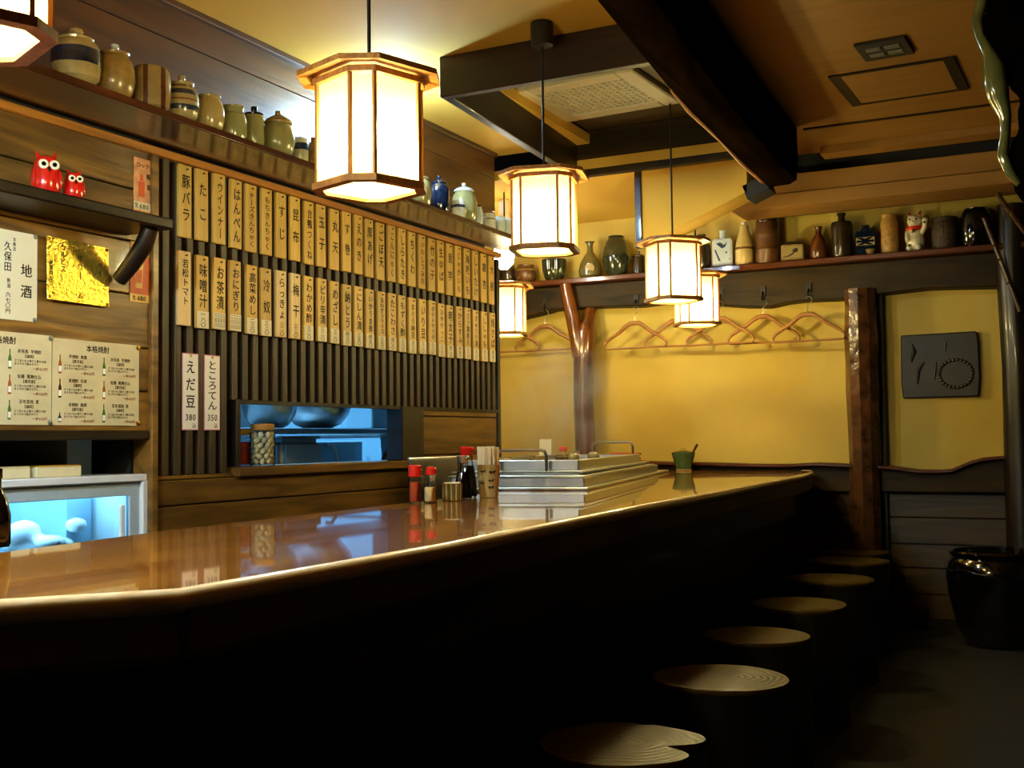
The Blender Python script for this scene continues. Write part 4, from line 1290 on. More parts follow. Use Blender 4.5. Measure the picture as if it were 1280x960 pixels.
# local x to the right, y along the counter; the near right corner is the origin
L0, W0 = 2.05, 0.55
obj('drip_tray', MB().span(-W0, 0, 0, 2.30, 0, 0.012), 'metal', ov, bevel=0.003)
obj('base_box', MB().span(-W0 + 0.01, -0.02, 0.03, 2.0, 0.012, 0.048), 'metal', ov, bevel=0.004)
obj('flange', MB().span(-W0, -0.015, 0.025, 1.85, 0.048, 0.056), 'metal', ov, bevel=0.003)
obj('mid_box', MB().span(-W0 + 0.03, -0.045, 0.07, 1.72, 0.056, 0.066), 'steel_dull', ov, bevel=0.002)
obj('rim', MB().span(-W0 + 0.005, -0.03, 0.05, 1.75, 0.066, 0.072), 'metal', ov, bevel=0.002)
obj('tub', MB().span(-W0 + 0.04, -0.055, 0.09, 0.105, 0.072, 0.112).span(-W0 + 0.04, -0.055, 1.585, 1.60, 0.072, 0.112)
    .span(-W0 + 0.04, -W0 + 0.055, 0.105, 1.585, 0.072, 0.112).span(-0.07, -0.055, 0.105, 1.585, 0.072, 0.112), 'metal', ov, bevel=0.003)
M['broth'] = plain('pale oden broth', '#8a6a34', 0.1, var=0.2, coat=0.5)
obj('broth', MB().span(-W0 + 0.055, -0.07, 0.105, 1.585, 0.073, 0.098), 'broth', ov)


def wire(x0, y0, x1, y1, z0, z1):
    def lerp(t_, z):
        return (x0 + (x1 - x0) * t_, y0 + (y1 - y0) * t_, z)
    return MB().tube([lerp(0, z0), lerp(0.0, z1 - 0.02), lerp(0.04, z1 - 0.004), lerp(0.10, z1), lerp(0.9, z1), lerp(0.96, z1 - 0.004), lerp(1, z1 - 0.02), lerp(1, z0)], 0.006, 8)


obj('wire_handle', wire(-0.36, 0.055, -0.17, 0.055, 0.070, 0.150), 'metal', ov)
obj('wire_handle', wire(-0.30, 1.60, -0.09, 1.60, 0.105, 0.172), 'metal', ov)
# things simmering in the pan
kinds = [('fish_cake', 'pale fish cake floating in the simmering pan', 'fish cake', 'cream_glaze'), ('tofu_pouch', 'tan fried tofu pouch in the simmering pan', 'tofu', 'tan_glaze'),
         ('boiled_egg', 'brown boiled egg in the simmering pan', 'egg', 'cream_glaze')]
LABS = ['nearest pale fish cake floating in the simmering pan', 'tan tofu pouch beside the nearest fish cake', 'boiled egg behind the near wire handle',
        'pale fish cake near the middle of the pan', 'tan tofu pouch near the middle of the pan', 'boiled egg past the middle of the pan']
mt_ov = Matrix.Translation((-1.64, 3.87, 0.8605)) @ Matrix.Rotation(ang, 4, 'Z')
for i in range(6):
    nm, _, cat, mt = kinds[i % 3]
    p = mt_ov @ Vector((-0.38 + 0.11 * (i % 3), 0.22 + i * 0.14, 0.100))
    t = thing(nm, LABS[i], cat, p, (0, 0, i * 0.7))
    if i % 3 == 2:
        obj('egg', MB().ball((0, 0, 0.012), (0.028, 0.022, 0.022)), mt, t)
    else:
        obj('slab', MB().box((0, 0, 0.010), (0.07, 0.055, 0.024)), mt, t, bevel=0.009, seg=3)

# bright steel splash panel at the end of the hatch sill
t = thing('splash_panel', 'upright stainless splash panel between hatch sill and pan', 'panel', (-2.61, 4.40, 0.50))
obj('sheet', MB().box((0, 0, 0.235), (0.012, 0.42, 0.47)), 'metal', t, bevel=0.003)
obj('rim', MB().cyl((0, -0.22, 0.474), (0, 0.22, 0.474), 0.006, 8), 'metal', t)

# things on the counter behind the pan
t = on_counter('napkin_cup', 'pale blue cup holding white napkins behind the near wire handle', 'cup', -2.675, 5.72)
obj('cup', MB().lathe([(0.034, 0), (0.036, 0.004), (0.042, 0.095), (0.038, 0.095), (0.032, 0.01)], 22), 'pale_glaze', t)
for i in range(6):
    obj('napkin', MB().box((0, -0.02 + i * 0.008, 0.115), (0.072, 0.003, 0.15)), 'napkin', t, rot=(0.04 * (i - 2.5), 0, 0))
t = on_counter('soy_bottle', 'small soy sauce bottle with red cap behind the simmering pan', 'bottle', -2.66, 5.92)
obj('glass', MB().lathe([(0.024, 0), (0.026, 0.005), (0.024, 0.06), (0.016, 0.10), (0.015, 0.125)], 18), 'glass', t)
obj('contents', MB().lathe([(0.022, 0.004), (0.0245, 0.007), (0.0225, 0.06), (0.017, 0.088)], 18), 'soy', t)
obj('cap', MB().lathe([(0.016, 0.122), (0.022, 0.126), (0.022, 0.145), (0.018, 0.148)], 16), 'red_plastic', t)
t = on_counter('spice_shaker', 'clear glass shaker behind the simmering pan, beside the red-capped bottle', 'shaker', -2.66, 6.10)
obj('glass', MB().lathe([(0.026, 0), (0.028, 0.005), (0.028, 0.09), (0.022, 0.105)], 18), 'glass', t)
obj('contents', MB().lathe([(0.025, 0.005), (0.0265, 0.008), (0.0265, 0.06)], 18), 'salt', t)
obj('cap', MB().lathe([(0.023, 0.104), (0.024, 0.106), (0.024, 0.118), (0.018, 0.122)], 16), 'metal', t)
t = on_counter('red_tin', 'low red tin behind the far wire handle', 'tin', -2.44, 6.33)
obj('body', MB().box((0, 0, 0.045), (0.17, 0.09, 0.09)), 'red_plastic', t, bevel=0.012, seg=2)
obj('lid', MB().box((0, 0, 0.098), (0.172, 0.092, 0.014)), 'red_glaze', t, bevel=0.004)

# ------------------------------------------------------------------ steam
mv = bpy.data.materials.new('thin steam')
mv.use_nodes = True
nt = mv.node_tree
nt.nodes.clear()
out = N(nt, 'ShaderNodeOutputMaterial')
sc_ = N(nt, 'ShaderNodeVolumeScatter')
tcn = N(nt, 'ShaderNodeTexCoord')
nz = N(nt, 'ShaderNodeTexNoise')
nz.inputs['Scale'].default_value = 4.0
nz.inputs['Detail'].default_value = 2
nz.inputs['Distortion'].default_value = 1.2
gr = N(nt, 'ShaderNodeTexGradient', gradient_type='SPHERICAL')
mpp = N(nt, 'ShaderNodeMapping')
mpp.inputs['Scale'].default_value = (3.2, 1.6, 2.6)
nt.links.new(tcn.outputs['Object'], nz.inputs['Vector'])
nt.links.new(tcn.outputs['Object'], mpp.inputs['Vector'])
nt.links.new(mpp.outputs[0], gr.inputs['Vector'])
rp = ramp(nt, [(0.42, (0, 0, 0)), (0.75, (1, 1, 1))])
nt.links.new(nz.outputs['Fac'], rp.inputs['Fac'])
mlt = N(nt, 'ShaderNodeMath', operation='MULTIPLY')
nt.links.new(rp.outputs['Color'], mlt.inputs[0])
nt.links.new(gr.outputs['Fac'], mlt.inputs[1])
ml2 = N(nt, 'ShaderNodeMath', operation='MULTIPLY')
ml2.inputs[1].default_value = 4.0
nt.links.new(mlt.outputs[0], ml2.inputs[0])
nt.links.new(ml2.outputs[0], sc_.inputs['Density'])
nt.links.new(sc_.outputs[0], out.inputs['Volume'])
M['steam'] = mv
p = mt_ov @ Vector((-0.34, 0.95, 0.32))
o = obj('steam', MB().box((0, 0, 0), (0.60, 1.25, 0.58)), 'steam', None, p, (0, 0, ang), smooth=0, kind='stuff', label='faint white steam rising off the simmering pan', cat='steam')

# ------------------------------------------------------------------ log stools
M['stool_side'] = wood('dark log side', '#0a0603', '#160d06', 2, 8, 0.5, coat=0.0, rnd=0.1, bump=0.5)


def ring_mat():
    m, nt, b = newmat('log end grain')
    L = nt.links.new
    tc = N(nt, 'ShaderNodeTexCoord')
    nz = N(nt, 'ShaderNodeTexNoise')
    nz.inputs['Scale'].default_value = 5
    L(tc.outputs['Object'], nz.inputs['Vector'])
    ln = N(nt, 'ShaderNodeVectorMath', operation='LENGTH')
    L(tc.outputs['Object'], ln.inputs[0])
    ad = N(nt, 'ShaderNodeMath', operation='MULTIPLY_ADD')
    L(nz.outputs['Fac'], ad.inputs[0])
    ad.inputs[1].default_value = 0.10
    L(ln.outputs['Value'], ad.inputs[2])
    ml = N(nt, 'ShaderNodeMath', operation='MULTIPLY')
    ml.inputs[1].default_value = 110
    L(ad.outputs[0], ml.inputs[0])
    pg = N(nt, 'ShaderNodeMath', operation='PINGPONG')
    pg.inputs[1].default_value = 1
    L(ml.outputs[0], pg.inputs[0])
    r = ramp(nt, [(0.0, '#3a2a08'), (0.5, '#4a380c'), (1.0, '#523e10')])
    L(pg.outputs[0], r.inputs['Fac'])
    L(r.outputs['Color'], b.inputs['Base Color'])
    b.inputs['Roughness'].default_value = 0.42
    b.inputs['Specular IOR Level'].default_value = 0.3
    bp = N(nt, 'ShaderNodeBump')
    bp.inputs['Strength'].default_value = 0.25
    bp.inputs['Distance'].default_value = 0.003
    L(pg.outputs[0], bp.inputs['Height'])
    L(bp.outputs['Normal'], b.inputs['Normal'])
    return m


M['rings'] = ring_mat()


def stool(x, y, d, label, seed, heart=False):
    rr = random.Random(seed)
    ph = [rr.uniform(0, 6.28) for _ in range(3)]
    am = [rr.uniform(0.01, 0.04), rr.uniform(0.005, 0.02), rr.uniform(0.003, 0.012)]
    n = 72 if heart else 48

    def wob(a, z):
        k = 1 + sum(am[i] * math.sin((i + 2) * a + ph[i]) for i in range(3))
        if heart:
            da = (a - 0.12 + PI) % (2 * PI) - PI
            k *= 1 - 0.42 * math.exp(-(da / 0.20) ** 2) + 0.07 * math.exp(-((abs(da) - 0.6) / 0.3) ** 2)
            k *= 1 - 0.12 * math.exp(-(((da - 1.5)) / 0.05) ** 2)
        return k
    t = thing('log_stool', label, 'stool', (x, y, 0), (0, 0, 0), 'log stools along the counter')
    r = d / 2
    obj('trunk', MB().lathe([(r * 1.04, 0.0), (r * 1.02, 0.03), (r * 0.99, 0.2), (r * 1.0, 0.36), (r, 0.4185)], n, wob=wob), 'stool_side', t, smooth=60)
    s = obj('seat_top', MB().lathe([(r, -0.0115), (r * 1.0, -0.005), (r * 0.985, 0), (r * 0.6, 0.001), (r * 0.2, 0.0012), (0.001, 0.0012)], n, wob=wob), 'rings', t, (0, 0, 0.43), smooth=60)
    if seed % 2 == 0:
        a = rr.uniform(1.2, 2.4)
        obj('crack', MB().box((0, 0, 0.0012), (r * 0.8, 0.003, 0.001)), 'black', s, (r * 0.55 * math.cos(a), r * 0.55 * math.sin(a), 0), (0, 0, a))
    return t


stool(-0.870, 2.20, 0.335, 'nearest log stool with a heart-shaped notched top', 2, True)
stool(-0.865, 2.90, 0.345, 'large round log stool, second nearest along the counter', 3)
stool(-0.945, 3.56, 0.330, 'log stool third nearest, its top half in shade', 4)
stool(-0.970, 4.28, 0.360, 'log stool fourth nearest with a bright near edge', 5)
stool(-1.020, 5.08, 0.390, 'log stool fifth nearest with a smooth oval top', 6)
stool(-1.085, 5.86, 0.400, 'log stool sixth nearest, before the pair at the wall', 7)
stool(-1.13, 6.32, 0.360, 'log stool against the wall boards nearer the black urn', 9)
stool(-1.50, 6.34, 0.300, 'log stool against the wall boards under the counter end', 10)

# ------------------------------------------------------------------ black urn
ur = thing('floor_urn', 'large black glazed urn on the floor by the far wall', 'urn', (-0.415, 6.21, 0))
obj('body', MB().lathe([(0.15, 0), (0.165, 0.01), (0.20, 0.10), (0.235, 0.25), (0.245, 0.35), (0.235, 0.41), (0.215, 0.435), (0.225, 0.45), (0.235, 0.462), (0.225, 0.472), (0.205, 0.468), (0.20, 0.42), (0.2, 0.3)], 40), 'black_gloss', ur)
obj('collar', MB().tube([(0.243 * math.cos(2 * PI * i / 40), 0.243 * math.sin(2 * PI * i / 40), 0.375 + 0.008 * math.sin(8 * 2 * PI * i / 40)) for i in range(40)], 0.007, 8, True), 'black_gloss', ur)

# ------------------------------------------------------------------ far wall things: plaque and hangers
pq = thing('carved_plaque', 'dark carved wooden plaque on the ochre panel above the urn', 'plaque', (-0.695, 6.598, 1.25), (PI / 2, 0, 0))
obj('panel', MB().prism([(-0.198, 0.004), (0.190, 0.004), (0.200, 0.10), (0.198, 0.30), (0.190, 0.356), (-0.200, 0.352), (-0.203, 0.2), (-0.205, 0.09)], 0, 0.03), 'lacquer', pq, bevel=0.006)
m = MB()
for i in range(26):
    a = 2 * PI * i / 26
    m.ball((0.08 + 0.085 * math.cos(a), 0.13 + 0.075 * math.sin(a), 0.03), (0.012, 0.012, 0.006), 8, 5)
obj('ring_carving', m, 'lacquer', pq)
obj('stroke_carving', MB().tube([(-0.03, 0.10, 0.03), (-0.025, 0.15, 0.034), (-0.018, 0.20, 0.03)], [0.003, 0.007, 0.003], 8).tube([(0.03, 0.25, 0.03), (0.032, 0.30, 0.032)], [0.003, 0.006], 8)
    .tube([(-0.15, 0.20, 0.03), (-0.13, 0.26, 0.034), (-0.14, 0.3, 0.03)], [0.006, 0.012, 0.004], 8).tube([(-0.12, 0.08, 0.03), (-0.11, 0.16, 0.034), (-0.08, 0.2, 0.03)], [0.006, 0.01, 0.004], 8), 'lacquer', pq)


def hanger(x, z, rz, label):
    t = thing('coat_hanger', label, 'hanger', (x, 6.455 + (0.012 if _g.setdefault('k', 0) % 2 else -0.012), z), (0, 0, rz), 'wooden coat hangers under the beam')
    _g['k'] += 1
    sh = [(0, 0.150), (0.03, 0.148), (0.06, 0.130), (0.10, 0.098), (0.15, 0.070), (0.185, 0.048), (0.203, 0.026), (0.202, 0.010), (0.19, 0.0)]
    path = [(a, 0, b) for a, b in reversed(sh)]
    full = [(-p[0], 0, p[2]) for p in path] + [(p[0], 0, p[2]) for p in reversed(path)][1:]
    rad = [0.006, 0.007, 0.008, 0.009, 0.010, 0.011, 0.012, 0.014, 0.015]
    obj('shoulders', MB().tube(full, rad + rad[::-1][1:], 10), 'hanger', t)
    obj('bar', MB().cyl((-0.195, 0, 0), (0.195, 0, 0), 0.0065, 10), 'hanger', t)
    obj('wire_hook', MB().tube([(0, 0, 0.155), (0, 0, 0.195), (0.004, 0, 0.206), (0.020, 0, 0.216), (0.028, 0, 0.232), (0.020, 0, 0.247), (0.004, 0, 0.250), (-0.008, 0, 0.240)], 0.0022, 6), 'metal', t)
    return t


HL = ['wooden hanger partly hidden by the lattice', 'wooden hanger left of the forked post', 'wooden hanger right of the forked post', 'wooden hanger topped by the lantern pair',
      'wooden hanger below the farthest lantern', 'wooden hanger second from the bark post', 'wooden hanger touching the bark post']
for (x, z), l, rz in zip(((-3.25, 1.613), (-3.02, 1.613), (-2.41, 1.597), (-2.15, 1.598), (-1.885, 1.595), (-1.635, 1.592), (-1.375, 1.588)), HL, (0.0, 0.05, -0.06, 0.1, -0.05, 0.08, -0.08)):
    hanger(x, z, rz, l)
    obj('coat_hook', MB().tube([(x + 0.004, 6.475, z + 0.30), (x + 0.004, 6.45, z + 0.285), (x + 0.004, 6.44, z + 0.262), (x + 0.004, 6.455, z + 0.245), (x + 0.004, 6.462, z + 0.256)], 0.006, 8)
        .box((x + 0.004, 6.466, z + 0.30), (0.03, 0.012, 0.05)), 'black', None, label='small black coat hook on the beam holding the ' + l.replace('wooden ', ''), cat='hook', group='coat hooks on the beam')

# ------------------------------------------------------------------ far shelf display
ZF = 2.046


def disp(name, label, cat, x, y=6.47, rz=0.0):
    return thing(name, label, cat, (x, y, ZF), (0, 0, rz))


def lath(t, part, prof, mat, w, h, n=28, sx=1, sy=1):
    return obj(part, MB().lathe([(r * w / 2, z * h) for r, z in prof], n, sx=sx, sy=sy), mat, t)


M['brown_ware'] = plain('brown stoneware', '#5a3a1c', 0.4, var=0.3, coat=0.2, scale=20)
M['dark_ware'] = plain('dark stoneware', '#2a2012', 0.25, var=0.3, coat=0.4)
M['teal_ware'] = plain('greenish dark glass', '#2c3020', 0.12, var=0.3, coat=0.7)
M['tan_ware'] = plain('tan basketry', '#a8813c', 0.45, var=0.3, scale=50, bump=0.3)
M['wicker'] = plain('dark wicker', '#33220f', 0.6, var=0.6, scale=90, bump=0.6)
t = disp('storage_jar', 'dark jar at the far end of the display shelf by the lattice', 'jar', -3.28)
lath(t, 'body', ROUND, 'dark_ware', 0.12, 0.15)
lid(0.86, 0.72, 0.14, 'dark_ware')(t, 0.12, 0.15)
t = disp('storage_jar', 'squat brown pot beside the dark end jar', 'pot', -3.15)
lath(t, 'body', [(0.6, 0), (0.9, 0.2), (1, 0.5), (0.8, 0.85), (0.7, 0.9), (0.74, 1), (0.6, 1)], 'brown_ware', 0.145, 0.115)
obj('band', MB().tube([(0.066 * math.cos(2 * PI * i / 24), 0.066 * math.sin(2 * PI * i / 24), 0.08) for i in range(24)], 0.005, 6, True), 'tan_glaze', t)
t = disp('fluted_bowl', 'dark fluted glass bowl under the second lantern on the shelf', 'bowl', -2.95)
fl = lambda a, z: 1 + 0.05 * math.cos(14 * a)
obj('bowl', MB().lathe([(0.045, 0), (0.06, 0.02), (0.072, 0.07), (0.075, 0.13), (0.07, 0.13), (0.06, 0.05)], 84, wob=fl), 'teal_ware', t)
obj('rim', MB().tube([(0.074 * math.cos(2 * PI * i / 24), 0.074 * math.sin(2 * PI * i / 24), 0.131) for i in range(24)], 0.004, 6, True), 'teal_ware', t)
t = disp('sake_bottle', 'olive gourd bottle with flared neck and pale flower medallion', 'bottle', -2.705)
lath(t, 'body', [(0.7, 0), (0.95, 0.06), (1.0, 0.2), (0.85, 0.42), (0.5, 0.62), (0.28, 0.72), (0.24, 0.88), (0.30, 0.96), (0.48, 1.0), (0.4, 1.0)], 'olive_glaze', 0.145, 0.225)
obj('medallion', MB().lathe([(0.030, 0), (0.028, 0.006), (0.012, 0.009), (0.001, 0.010)], 16), 'cream_glaze', t, (0.022, -0.062, 0.055), (PI / 2 + 0.2, 0, 0.3))
t = disp('floor_vase', 'tall dark ovoid vase leaning near the wall on the shelf', 'vase', -2.53)
lath(t, 'body', [(0.6, 0), (0.8, 0.1), (1, 0.42), (0.97, 0.6), (0.78, 0.85), (0.55, 0.98), (0.45, 1.0)], 'teal_ware', 0.175, 0.24)
obj('rim', MB().tube([(0.045 * math.cos(2 * PI * i / 24), 0.045 * math.sin(2 * PI * i / 24), 0.239) for i in range(24)], 0.006, 6, True), 'dark_ware', t)
t = disp('storage_jar', 'small dark jar left of the slanted soffit post', 'jar', -2.385)
lath(t, 'body', CYL, 'dark_ware', 0.085, 0.13)
lid(0.79, 0.9, 0.18, 'dark_ware')(t, 0.085, 0.13)
t = disp('storage_jar', 'tall dark bottle half hidden behind the front lantern pair', 'bottle', -1.99)
lath(t, 'body', SHOULD, 'dark_ware', 0.11, 0.20)
obj('rim', MB().tube([(0.023 * math.cos(2 * PI * i / 18), 0.023 * math.sin(2 * PI * i / 18), 0.2) for i in range(18)], 0.004, 6, True), 'dark_ware', t)
t = disp('square_bottle', 'white square bottle painted with a blue bird', 'bottle', -1.863, rz=0.15)
obj('body', MB().box((0, 0, 0.082), (0.115, 0.07, 0.164)), 'pale_glaze', t, bevel=0.008, seg=2)
obj('neck', MB().lathe([(0.024, 0.162), (0.020, 0.175), (0.018, 0.200), (0.022, 0.214), (0.016, 0.214)], 18), 'pale_glaze', t)
M['blue_paint'] = plain('blue glaze paint', '#26364e', 0.3)
m = MB()
m.prism([(-0.035, 0.135), (-0.01, 0.142), (0.012, 0.125), (0.03, 0.145), (0.02, 0.115), (0.0, 0.105), (-0.018, 0.12)], -0.0362, -0.0352, xz)
m.prism([(-0.045, 0.10), (-0.037, 0.10), (-0.018, 0.055), (-0.008, 0.03), (-0.022, 0.035), (-0.03, 0.06)], -0.0362, -0.0352, xz)
m.prism([(0.015, 0.08), (0.03, 0.09), (0.028, 0.075)], -0.0362, -0.0352, xz)
m.prism([(0.033, 0.045), (0.05, 0.043), (0.045, 0.038)], -0.0362, -0.0352, xz)
obj('bird_painting', m, 'blue_paint', t, smooth=0)
t = disp('sake_bottle', 'tall cream bottle with one brown band', 'bottle', -1.734)
lath(t, 'body', [(0.9, 0), (1, 0.04), (1, 0.40), (0.9, 0.55), (0.62, 0.78), (0.48, 0.9), (0.5, 0.96), (0.42, 1.0), (0.3, 1.0)], bands('cream bottle glaze', [(-0.15, '#c8b070'), (0.092, '#6a4a22'), (0.104, '#c8b070')]), 0.108, 0.235)
obj('cork', MB().lathe([(0.014, 0.232), (0.016, 0.25), (0.012, 0.254)], 12), 'chop', t)
t = disp('tall_canister', 'tall brown ribbed cylinder beside the cream bottle', 'canister', -1.598)
lath(t, 'body', [(0.96, 0), (1, 0.03), (0.97, 0.28), (1, 0.30), (0.96, 0.33), (0.98, 0.6), (1, 0.63), (0.97, 0.66), (0.95, 0.90), (0.9, 0.92)], 'brown_ware', 0.140, 0.258)
obj('lid', MB().lathe([(0.064, 0.236), (0.066, 0.24), (0.064, 0.256), (0.03, 0.262), (0.001, 0.262)], 24), 'dark_ware', t)
t = disp('square_bottle', 'low cream box flask painted with a dark branch', 'flask', -1.455, rz=0.1)
obj('body', MB().box((0, 0, 0.047), (0.125, 0.07, 0.094)), 'cream_glaze', t, bevel=0.006, seg=2)
obj('cap', MB().box((0.0, 0, 0.104), (0.07, 0.05, 0.018)), 'dark_ware', t, bevel=0.005)
m = MB()
m.prism([(-0.05, 0.022), (-0.02, 0.024), (0.005, 0.036), (0.02, 0.06), (0.014, 0.062), (-0.002, 0.042), (-0.025, 0.03), (-0.05, 0.026)], -0.0362, -0.0352, xz)
m.prism([(0.0, 0.06), (0.02, 0.074), (0.035, 0.066), (0.03, 0.05), (0.012, 0.045)], -0.0362, -0.0352, xz)
obj('branch_painting', m, 'ink', t, smooth=0)
t = disp('sake_bottle', 'small red-brown flask with a thick neck', 'bottle', -1.308)
lath(t, 'body', [(0.85, 0), (1, 0.08), (0.98, 0.35), (0.75, 0.62), (0.36, 0.78), (0.34, 0.95), (0.42, 1.0), (0.3, 1.0)], 'red_wood', 0.098, 0.185)
obj('rim', MB().tube([(0.02 * math.cos(2 * PI * i / 16), 0.02 * math.sin(2 * PI * i / 16), 0.184) for i in range(16)], 0.003, 6, True), 'brown_ware', t)
t = disp('sake_bottle', 'tall black-brown ribbed bottle with a short neck', 'bottle', -1.18)
lath(t, 'body', [(0.88, 0), (0.94, 0.04), (0.96, 0.3), (1, 0.6), (1, 0.74), (0.9, 0.79), (0.34, 0.82), (0.3, 0.93), (0.40, 0.95), (0.40, 1.0), (0.2, 1)], 'dark_ware', 0.122, 0.25, 32)
obj('ribs', MB().tube([(0.0605 * math.cos(2 * PI * i / 30), 0.0605 * math.sin(2 * PI * i / 30), 0.17) for i in range(30)], 0.003, 6, True), 'dark_ware', t)
t = disp('square_bottle', 'dark square bottle with a cream painted panel', 'bottle', -1.05, rz=0.05)
obj('body', MB().box((0, 0, 0.067), (0.11, 0.075, 0.134)), 'navy_glaze', t, bevel=0.008, seg=2)
obj('neck', MB().lathe([(0.032, 0.133), (0.028, 0.15), (0.022, 0.156), (0.022, 0.168), (0.016, 0.168)], 16), 'navy_glaze', t)
q = obj('painted_panel', MB().box((0, -0.0385, 0.075), (0.098, 0.002, 0.046)), 'cream_glaze', t)
m = MB()
m.prism([(-0.046, 0.054), (-0.015, 0.07), (-0.046, 0.068), (-0.046, 0.082), (-0.015, 0.08), (-0.046, 0.096), (-0.02, 0.096), (0, 0.088), (0.02, 0.096), (0.046, 0.096), (0.015, 0.08), (0.046, 0.082), (0.046, 0.068), (0.015, 0.07), (0.046, 0.054), (0.02, 0.054), (0, 0.062), (-0.02, 0.054)], -0.0402, -0.0396, xz)
obj('star_painting', m, 'navy_glaze', q, smooth=0)
t = disp('sake_cup', 'tiny tan cup in front of the dark square bottle', 'cup', -1.02, 6.425)
obj('cup', MB().lathe([(0.014, 0), (0.018, 0.004), (0.027, 0.026), (0.024, 0.026), (0.014, 0.008)], 18), 'tan_glaze', t)
t = disp('tall_canister', 'tan textured cylinder vase beside the lucky cat', 'vase', -0.925)
lath(t, 'body', [(0.84, 0), (0.95, 0.04), (1, 0.2), (0.95, 0.5), (1, 0.78), (0.86, 0.88), (0.8, 0.92), (0.86, 1.0), (0.7, 1.0)], 'tan_ware', 0.095, 0.215)
obj('rim', MB().tube([(0.040 * math.cos(2 * PI * i / 20), 0.040 * math.sin(2 * PI * i / 20), 0.213) for i in range(20)], 0.005, 6, True), 'tan_ware', t)
# beckoning cat
ca = disp('cat_figurine', 'white porcelain beckoning cat with a red bib on the display shelf', 'figurine', -0.79, rz=-0.15)
m = MB()
m.ball((0, 0, 0.055), (0.050, 0.045, 0.062)).ball((0, -0.005, 0.10), (0.042, 0.036, 0.045)).ball((0, -0.006, 0.165), (0.041, 0.036, 0.036))
m.ball((-0.024, -0.034, 0.018), (0.018, 0.024, 0.018)).ball((0.024, -0.034, 0.018), (0.018, 0.024, 0.018))
m.tube([(0.036, -0.012, 0.10), (0.056, -0.02, 0.125), (0.060, -0.022, 0.155)], [0.016, 0.015, 0.014], 10).ball((0.060, -0.024, 0.162), 0.017)
m.tube([(-0.034, -0.02, 0.11), (-0.034, -0.035, 0.08), (-0.028, -0.042, 0.05)], [0.015, 0.014, 0.013], 10)
m.ball((0, -0.036, 0.155), (0.018, 0.012, 0.011))
for sd in (-1, 1):
    m.tube([(sd * 0.024, -0.004, 0.190), (sd * 0.033, -0.004, 0.228)], [0.015, 0.003], 8)
M['cat_white'] = plain('white porcelain', '#d8d2b4', 0.2, var=0.05, coat=0.6)
remeshed('body', m, 'cat_white', 0.004, ca, sm=3)
for sd in (-1, 1):
    obj('inner_ear', MB().tube([(sd * 0.025, -0.015, 0.196), (sd * 0.032, -0.010, 0.220)], [0.008, 0.002], 8), 'red_glaze', ca)
    obj('eye', MB().ball((sd * 0.016, -0.0405, 0.172), (0.0065, 0.003, 0.004), 10, 6), 'black_gloss', ca)
obj('nose', MB().ball((0, -0.0475, 0.160), (0.004, 0.003, 0.003), 8, 5), 'red_glaze', ca)
bib = obj('bib', MB().lathe([(0.034, 0.118), (0.046, 0.112), (0.050, 0.124), (0.044, 0.136), (0.036, 0.138)], 24, sy=0.88), 'red_plastic', ca)
obj('bell', MB().ball((0, -0.050, 0.108), 0.012, 12, 8), 'brass', bib)
obj('paw_mark', MB().ball((0.060, -0.0375, 0.150), (0.007, 0.004, 0.007), 8, 5), 'black_gloss', ca)
obj('paw_mark', MB().ball((-0.02, -0.052, 0.03), (0.006, 0.004, 0.008), 8, 5), 'black_gloss', ca)
t = disp('wicker_pot', 'dark wicker-textured pot between the cat and the black jar', 'pot', -0.640)
lath(t, 'body', [(0.8, 0), (0.95, 0.1), (1, 0.5), (0.92, 0.85), (0.86, 0.9), (0.9, 1.0), (0.75, 1.0)], 'wicker', 0.135, 0.168)
obj('rim', MB().tube([(0.060 * math.cos(2 * PI * i / 24), 0.060 * math.sin(2 * PI * i / 24), 0.166) for i in range(24)], 0.006, 6, True), 'wicker', t)
t = disp('storage_jar', 'black shouldered jar at the dark end of the display shelf', 'jar', -0.485)
lath(t, 'body', [(0.85, 0), (0.96, 0.06), (1, 0.45), (0.96, 0.8), (0.8, 0.95), (0.65, 1.0), (0.5, 1.0)], 'black_gloss', 0.165, 0.20)
obj('lid', MB().lathe([(0.055, 0.199), (0.056, 0.204), (0.02, 0.212), (0.001, 0.212)], 22), 'black_gloss', t)

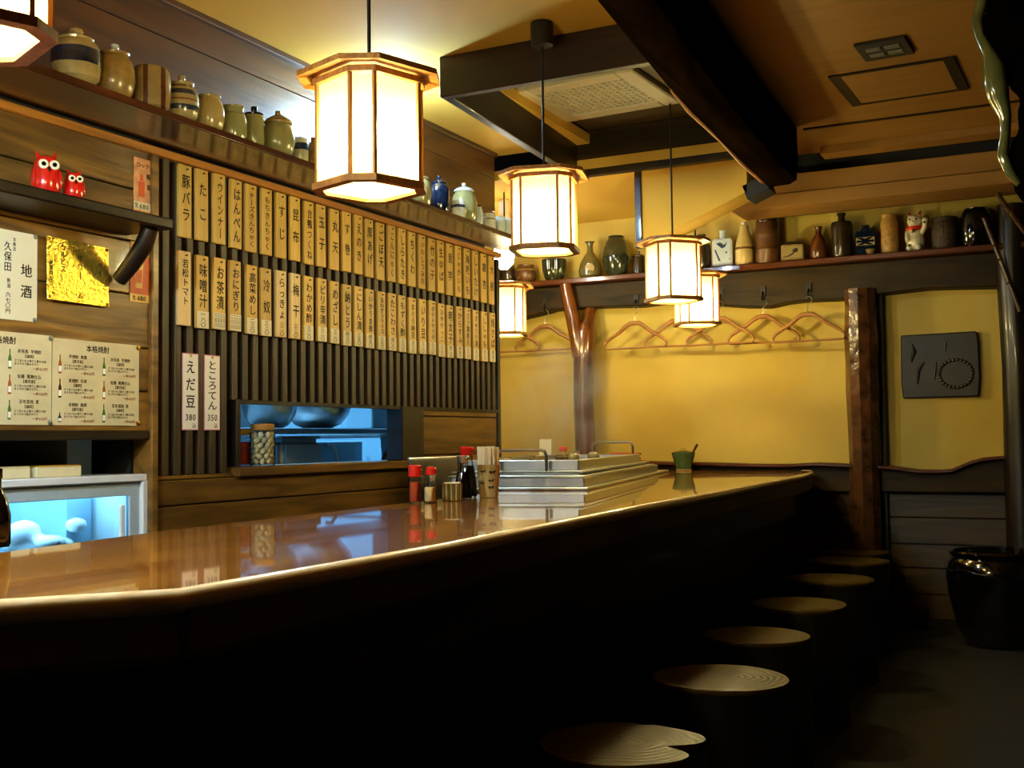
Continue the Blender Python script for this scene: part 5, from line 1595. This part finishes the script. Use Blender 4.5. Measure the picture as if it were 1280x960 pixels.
# ------------------------------------------------------------------ gnarled driftwood at the right
bu = thing('driftwood', 'gnarled black driftwood trunk with a glossy pale edge hanging from the ceiling', 'driftwood', (-0.10, 3.20, 2.55))
m = MB()
spine = [((0.04, 0, -0.02), 0.17), ((0.035, 0, -0.2), 0.15), ((0.03, 0, -0.36), 0.135), ((0.03, 0, -0.45), 0.135), ((0.06, 0, -0.56), 0.12), ((0.075, 0, -0.68), 0.11), ((0.06, 0, -0.78), 0.12), ((0.05, 0, -0.85), 0.10)]
rr = random.Random(11)
for (c, r) in spine:
    m.ball(c, (r, r * 0.7, r * 0.8), 12, 8)
    for q in range(3):
        a = rr.uniform(0, 6.28)
        m.ball((c[0] + r * 0.8 * math.cos(a), c[1] + r * 0.5 * math.sin(a), c[2] + rr.uniform(-0.06, 0.06)), r * rr.uniform(0.22, 0.4), 10, 6)
remeshed('trunk', m, 'burl', 0.014, bu, sm=2)
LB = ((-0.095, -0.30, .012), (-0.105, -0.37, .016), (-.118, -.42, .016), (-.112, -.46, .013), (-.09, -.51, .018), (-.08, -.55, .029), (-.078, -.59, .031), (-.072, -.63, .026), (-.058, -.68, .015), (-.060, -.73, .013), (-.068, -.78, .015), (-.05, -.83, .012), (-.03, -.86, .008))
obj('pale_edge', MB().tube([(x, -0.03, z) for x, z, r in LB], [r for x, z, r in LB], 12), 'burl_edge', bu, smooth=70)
for (a, b, lab) in (((-0.437, 6.375, 2.18), (-0.278, 6.375, 1.68), 'thin knotty bamboo cane slanting before the black jar'), ((-0.365, 6.3, 2.288), (-0.24, 6.37, 2.08), 'short bamboo cane above the slanting one')):
    a, b = Vector(a), Vector(b)
    t = thing('bamboo_cane', lab, 'cane', a)
    d = b - a
    obj('stem', MB().tube([d * q for q in (0, 0.25, 0.5, 0.75, 1.0)], 0.012, 8), 'bamboo', t)
    for q in (0.3, 0.45, 0.7):
        obj('node', MB().tube([d * (q - 0.012), d * q, d * (q + 0.012)], [0.012, 0.016, 0.012], 8), 'bamboo', t)

if _to.name in COL.objects:
    bpy.data.objects.remove(_to)
